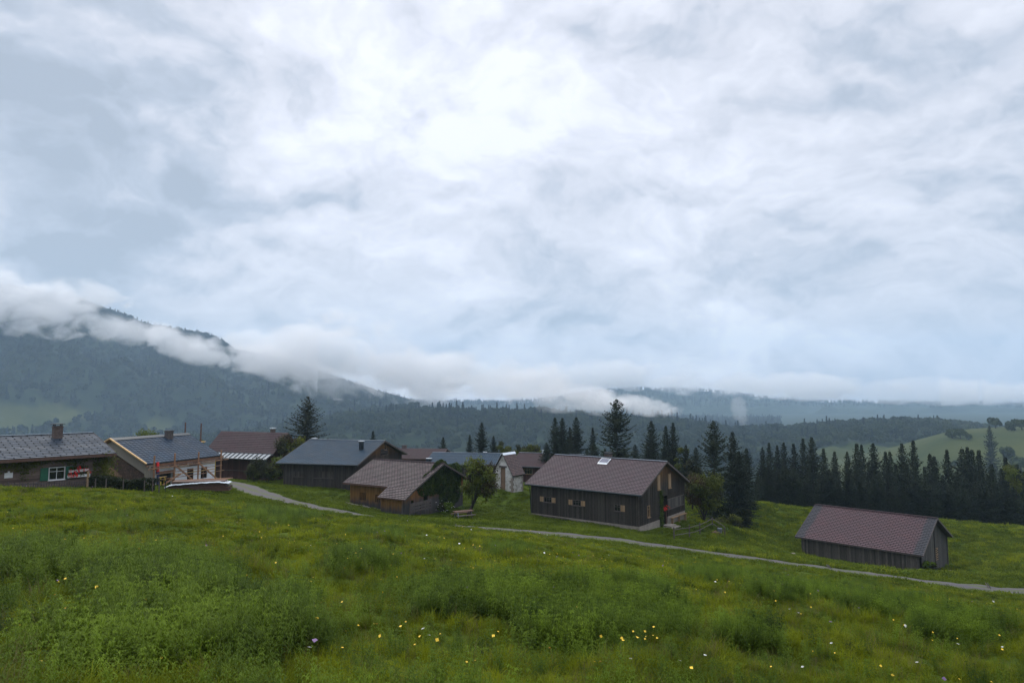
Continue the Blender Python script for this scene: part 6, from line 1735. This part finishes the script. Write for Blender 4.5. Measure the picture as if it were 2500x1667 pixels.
def woods(n, y0, y1, name, label, dens_w, smul, conif, u0=-500, u1=3000, power=0.0, keep=None):
    rg3 = np.random.default_rng(int(y0)); x, y = wedge(n, y0, y1, power, rg3, u0, u1); z = H(x, y)
    m = pasture(x, y, z) < .35
    if keep is not None: m &= keep(x, y, z)
    m &= z > -109
    x, y, z = x[m], y[m], z[m]; k = len(x); s_ = rg3.uniform(.7, 1.25, k) * smul; pc = np.clip(conif - .1 + .25 * fbm(x, y, 150, 2.0, 3), 0, 1)
    idx = np.where(rg3.uniform(0, 1, k) < pc, rg3.integers(3, 5, k), rg3.integers(0, 3, k))
    s_ = np.where(idx > 2, s_ * .95, s_)
    scatter(name, np.c_[x, y, z - 1.0], np.c_[np.zeros((k, 2)), rg3.uniform(0, 6.28, k)], np.c_[s_, s_, s_ * rg3.uniform(.85, 1.2, k)], idx, wood_c, label); return k
a = woods(15000, 330, 1120, 'valley_wood', 'dense misty woods on the ridge across the valley', 1, 1.05, .0)
b_ = woods(26000, 1000, 2500, 'mountain_wood', 'dark woods covering the high mountain at left', 1, 1.35, .22, -500, 1900)
c_ = woods(4500, 3000, 3850, 'far_ridge_wood', 'faint woods along the far blue ridge', 1, 1.5, .7, 900, 2900, keep=lambda x, y, z: z > -60)
print('woods', a, b_, c_)
# single trees and copses on the far green hill
hg = 'scattered trees on the far green hill'
FT = [(2325, 1062, 560, 1.2, 'dark rounded tree at the left of the far green hill'), (2345, 1068, 550, 1.3, 'wide dark tree beside the copse on the far green hill'), (2366, 1073, 540, .7, 'small tree at the right of the copse on the far green hill'), (2430, 1032, 600, 1.5, 'dark round tree on the skyline of the far green hill'), (2455, 1096, 470, 1.3, 'hazy tree low on the far green hill'), (2330, 1090, 470, .9, 'small tree low at left on the far green hill'), (2470, 1060, 560, 1.2, 'tree near the right edge of the far green hill'), (2496, 1064, 560, 1.3, 'tree at the very right edge of the far green hill'), (2480, 1030, 610, 1.0, 'small skyline tree at the right of the far green hill'), (2490, 1108, 440, 1.6, 'large hazy tree at the right edge below the far green hill')]
fm = [far_crown('b', 31), far_crown('b', 32)]
for m_ in fm: m_.materials[0] = M['hill_wood']
for k, (u, v, Y, s_, lab) in enumerate(FT):
    p = at(u, v, Y); z = h1(p.x, p.y); rt = empty('far_tree', (p.x, p.y, z), k, lab, 'tree', None); rt.scale = (s_,) * 3
    link('crown', fm[k % 2], rt, (0, 0, -3.2)); mb = MB(); mb.tube([(0, 0, -1), (0, 0, 2.5)], [.4, .3], 6); mb.build('trunk', M['bark'], rt)
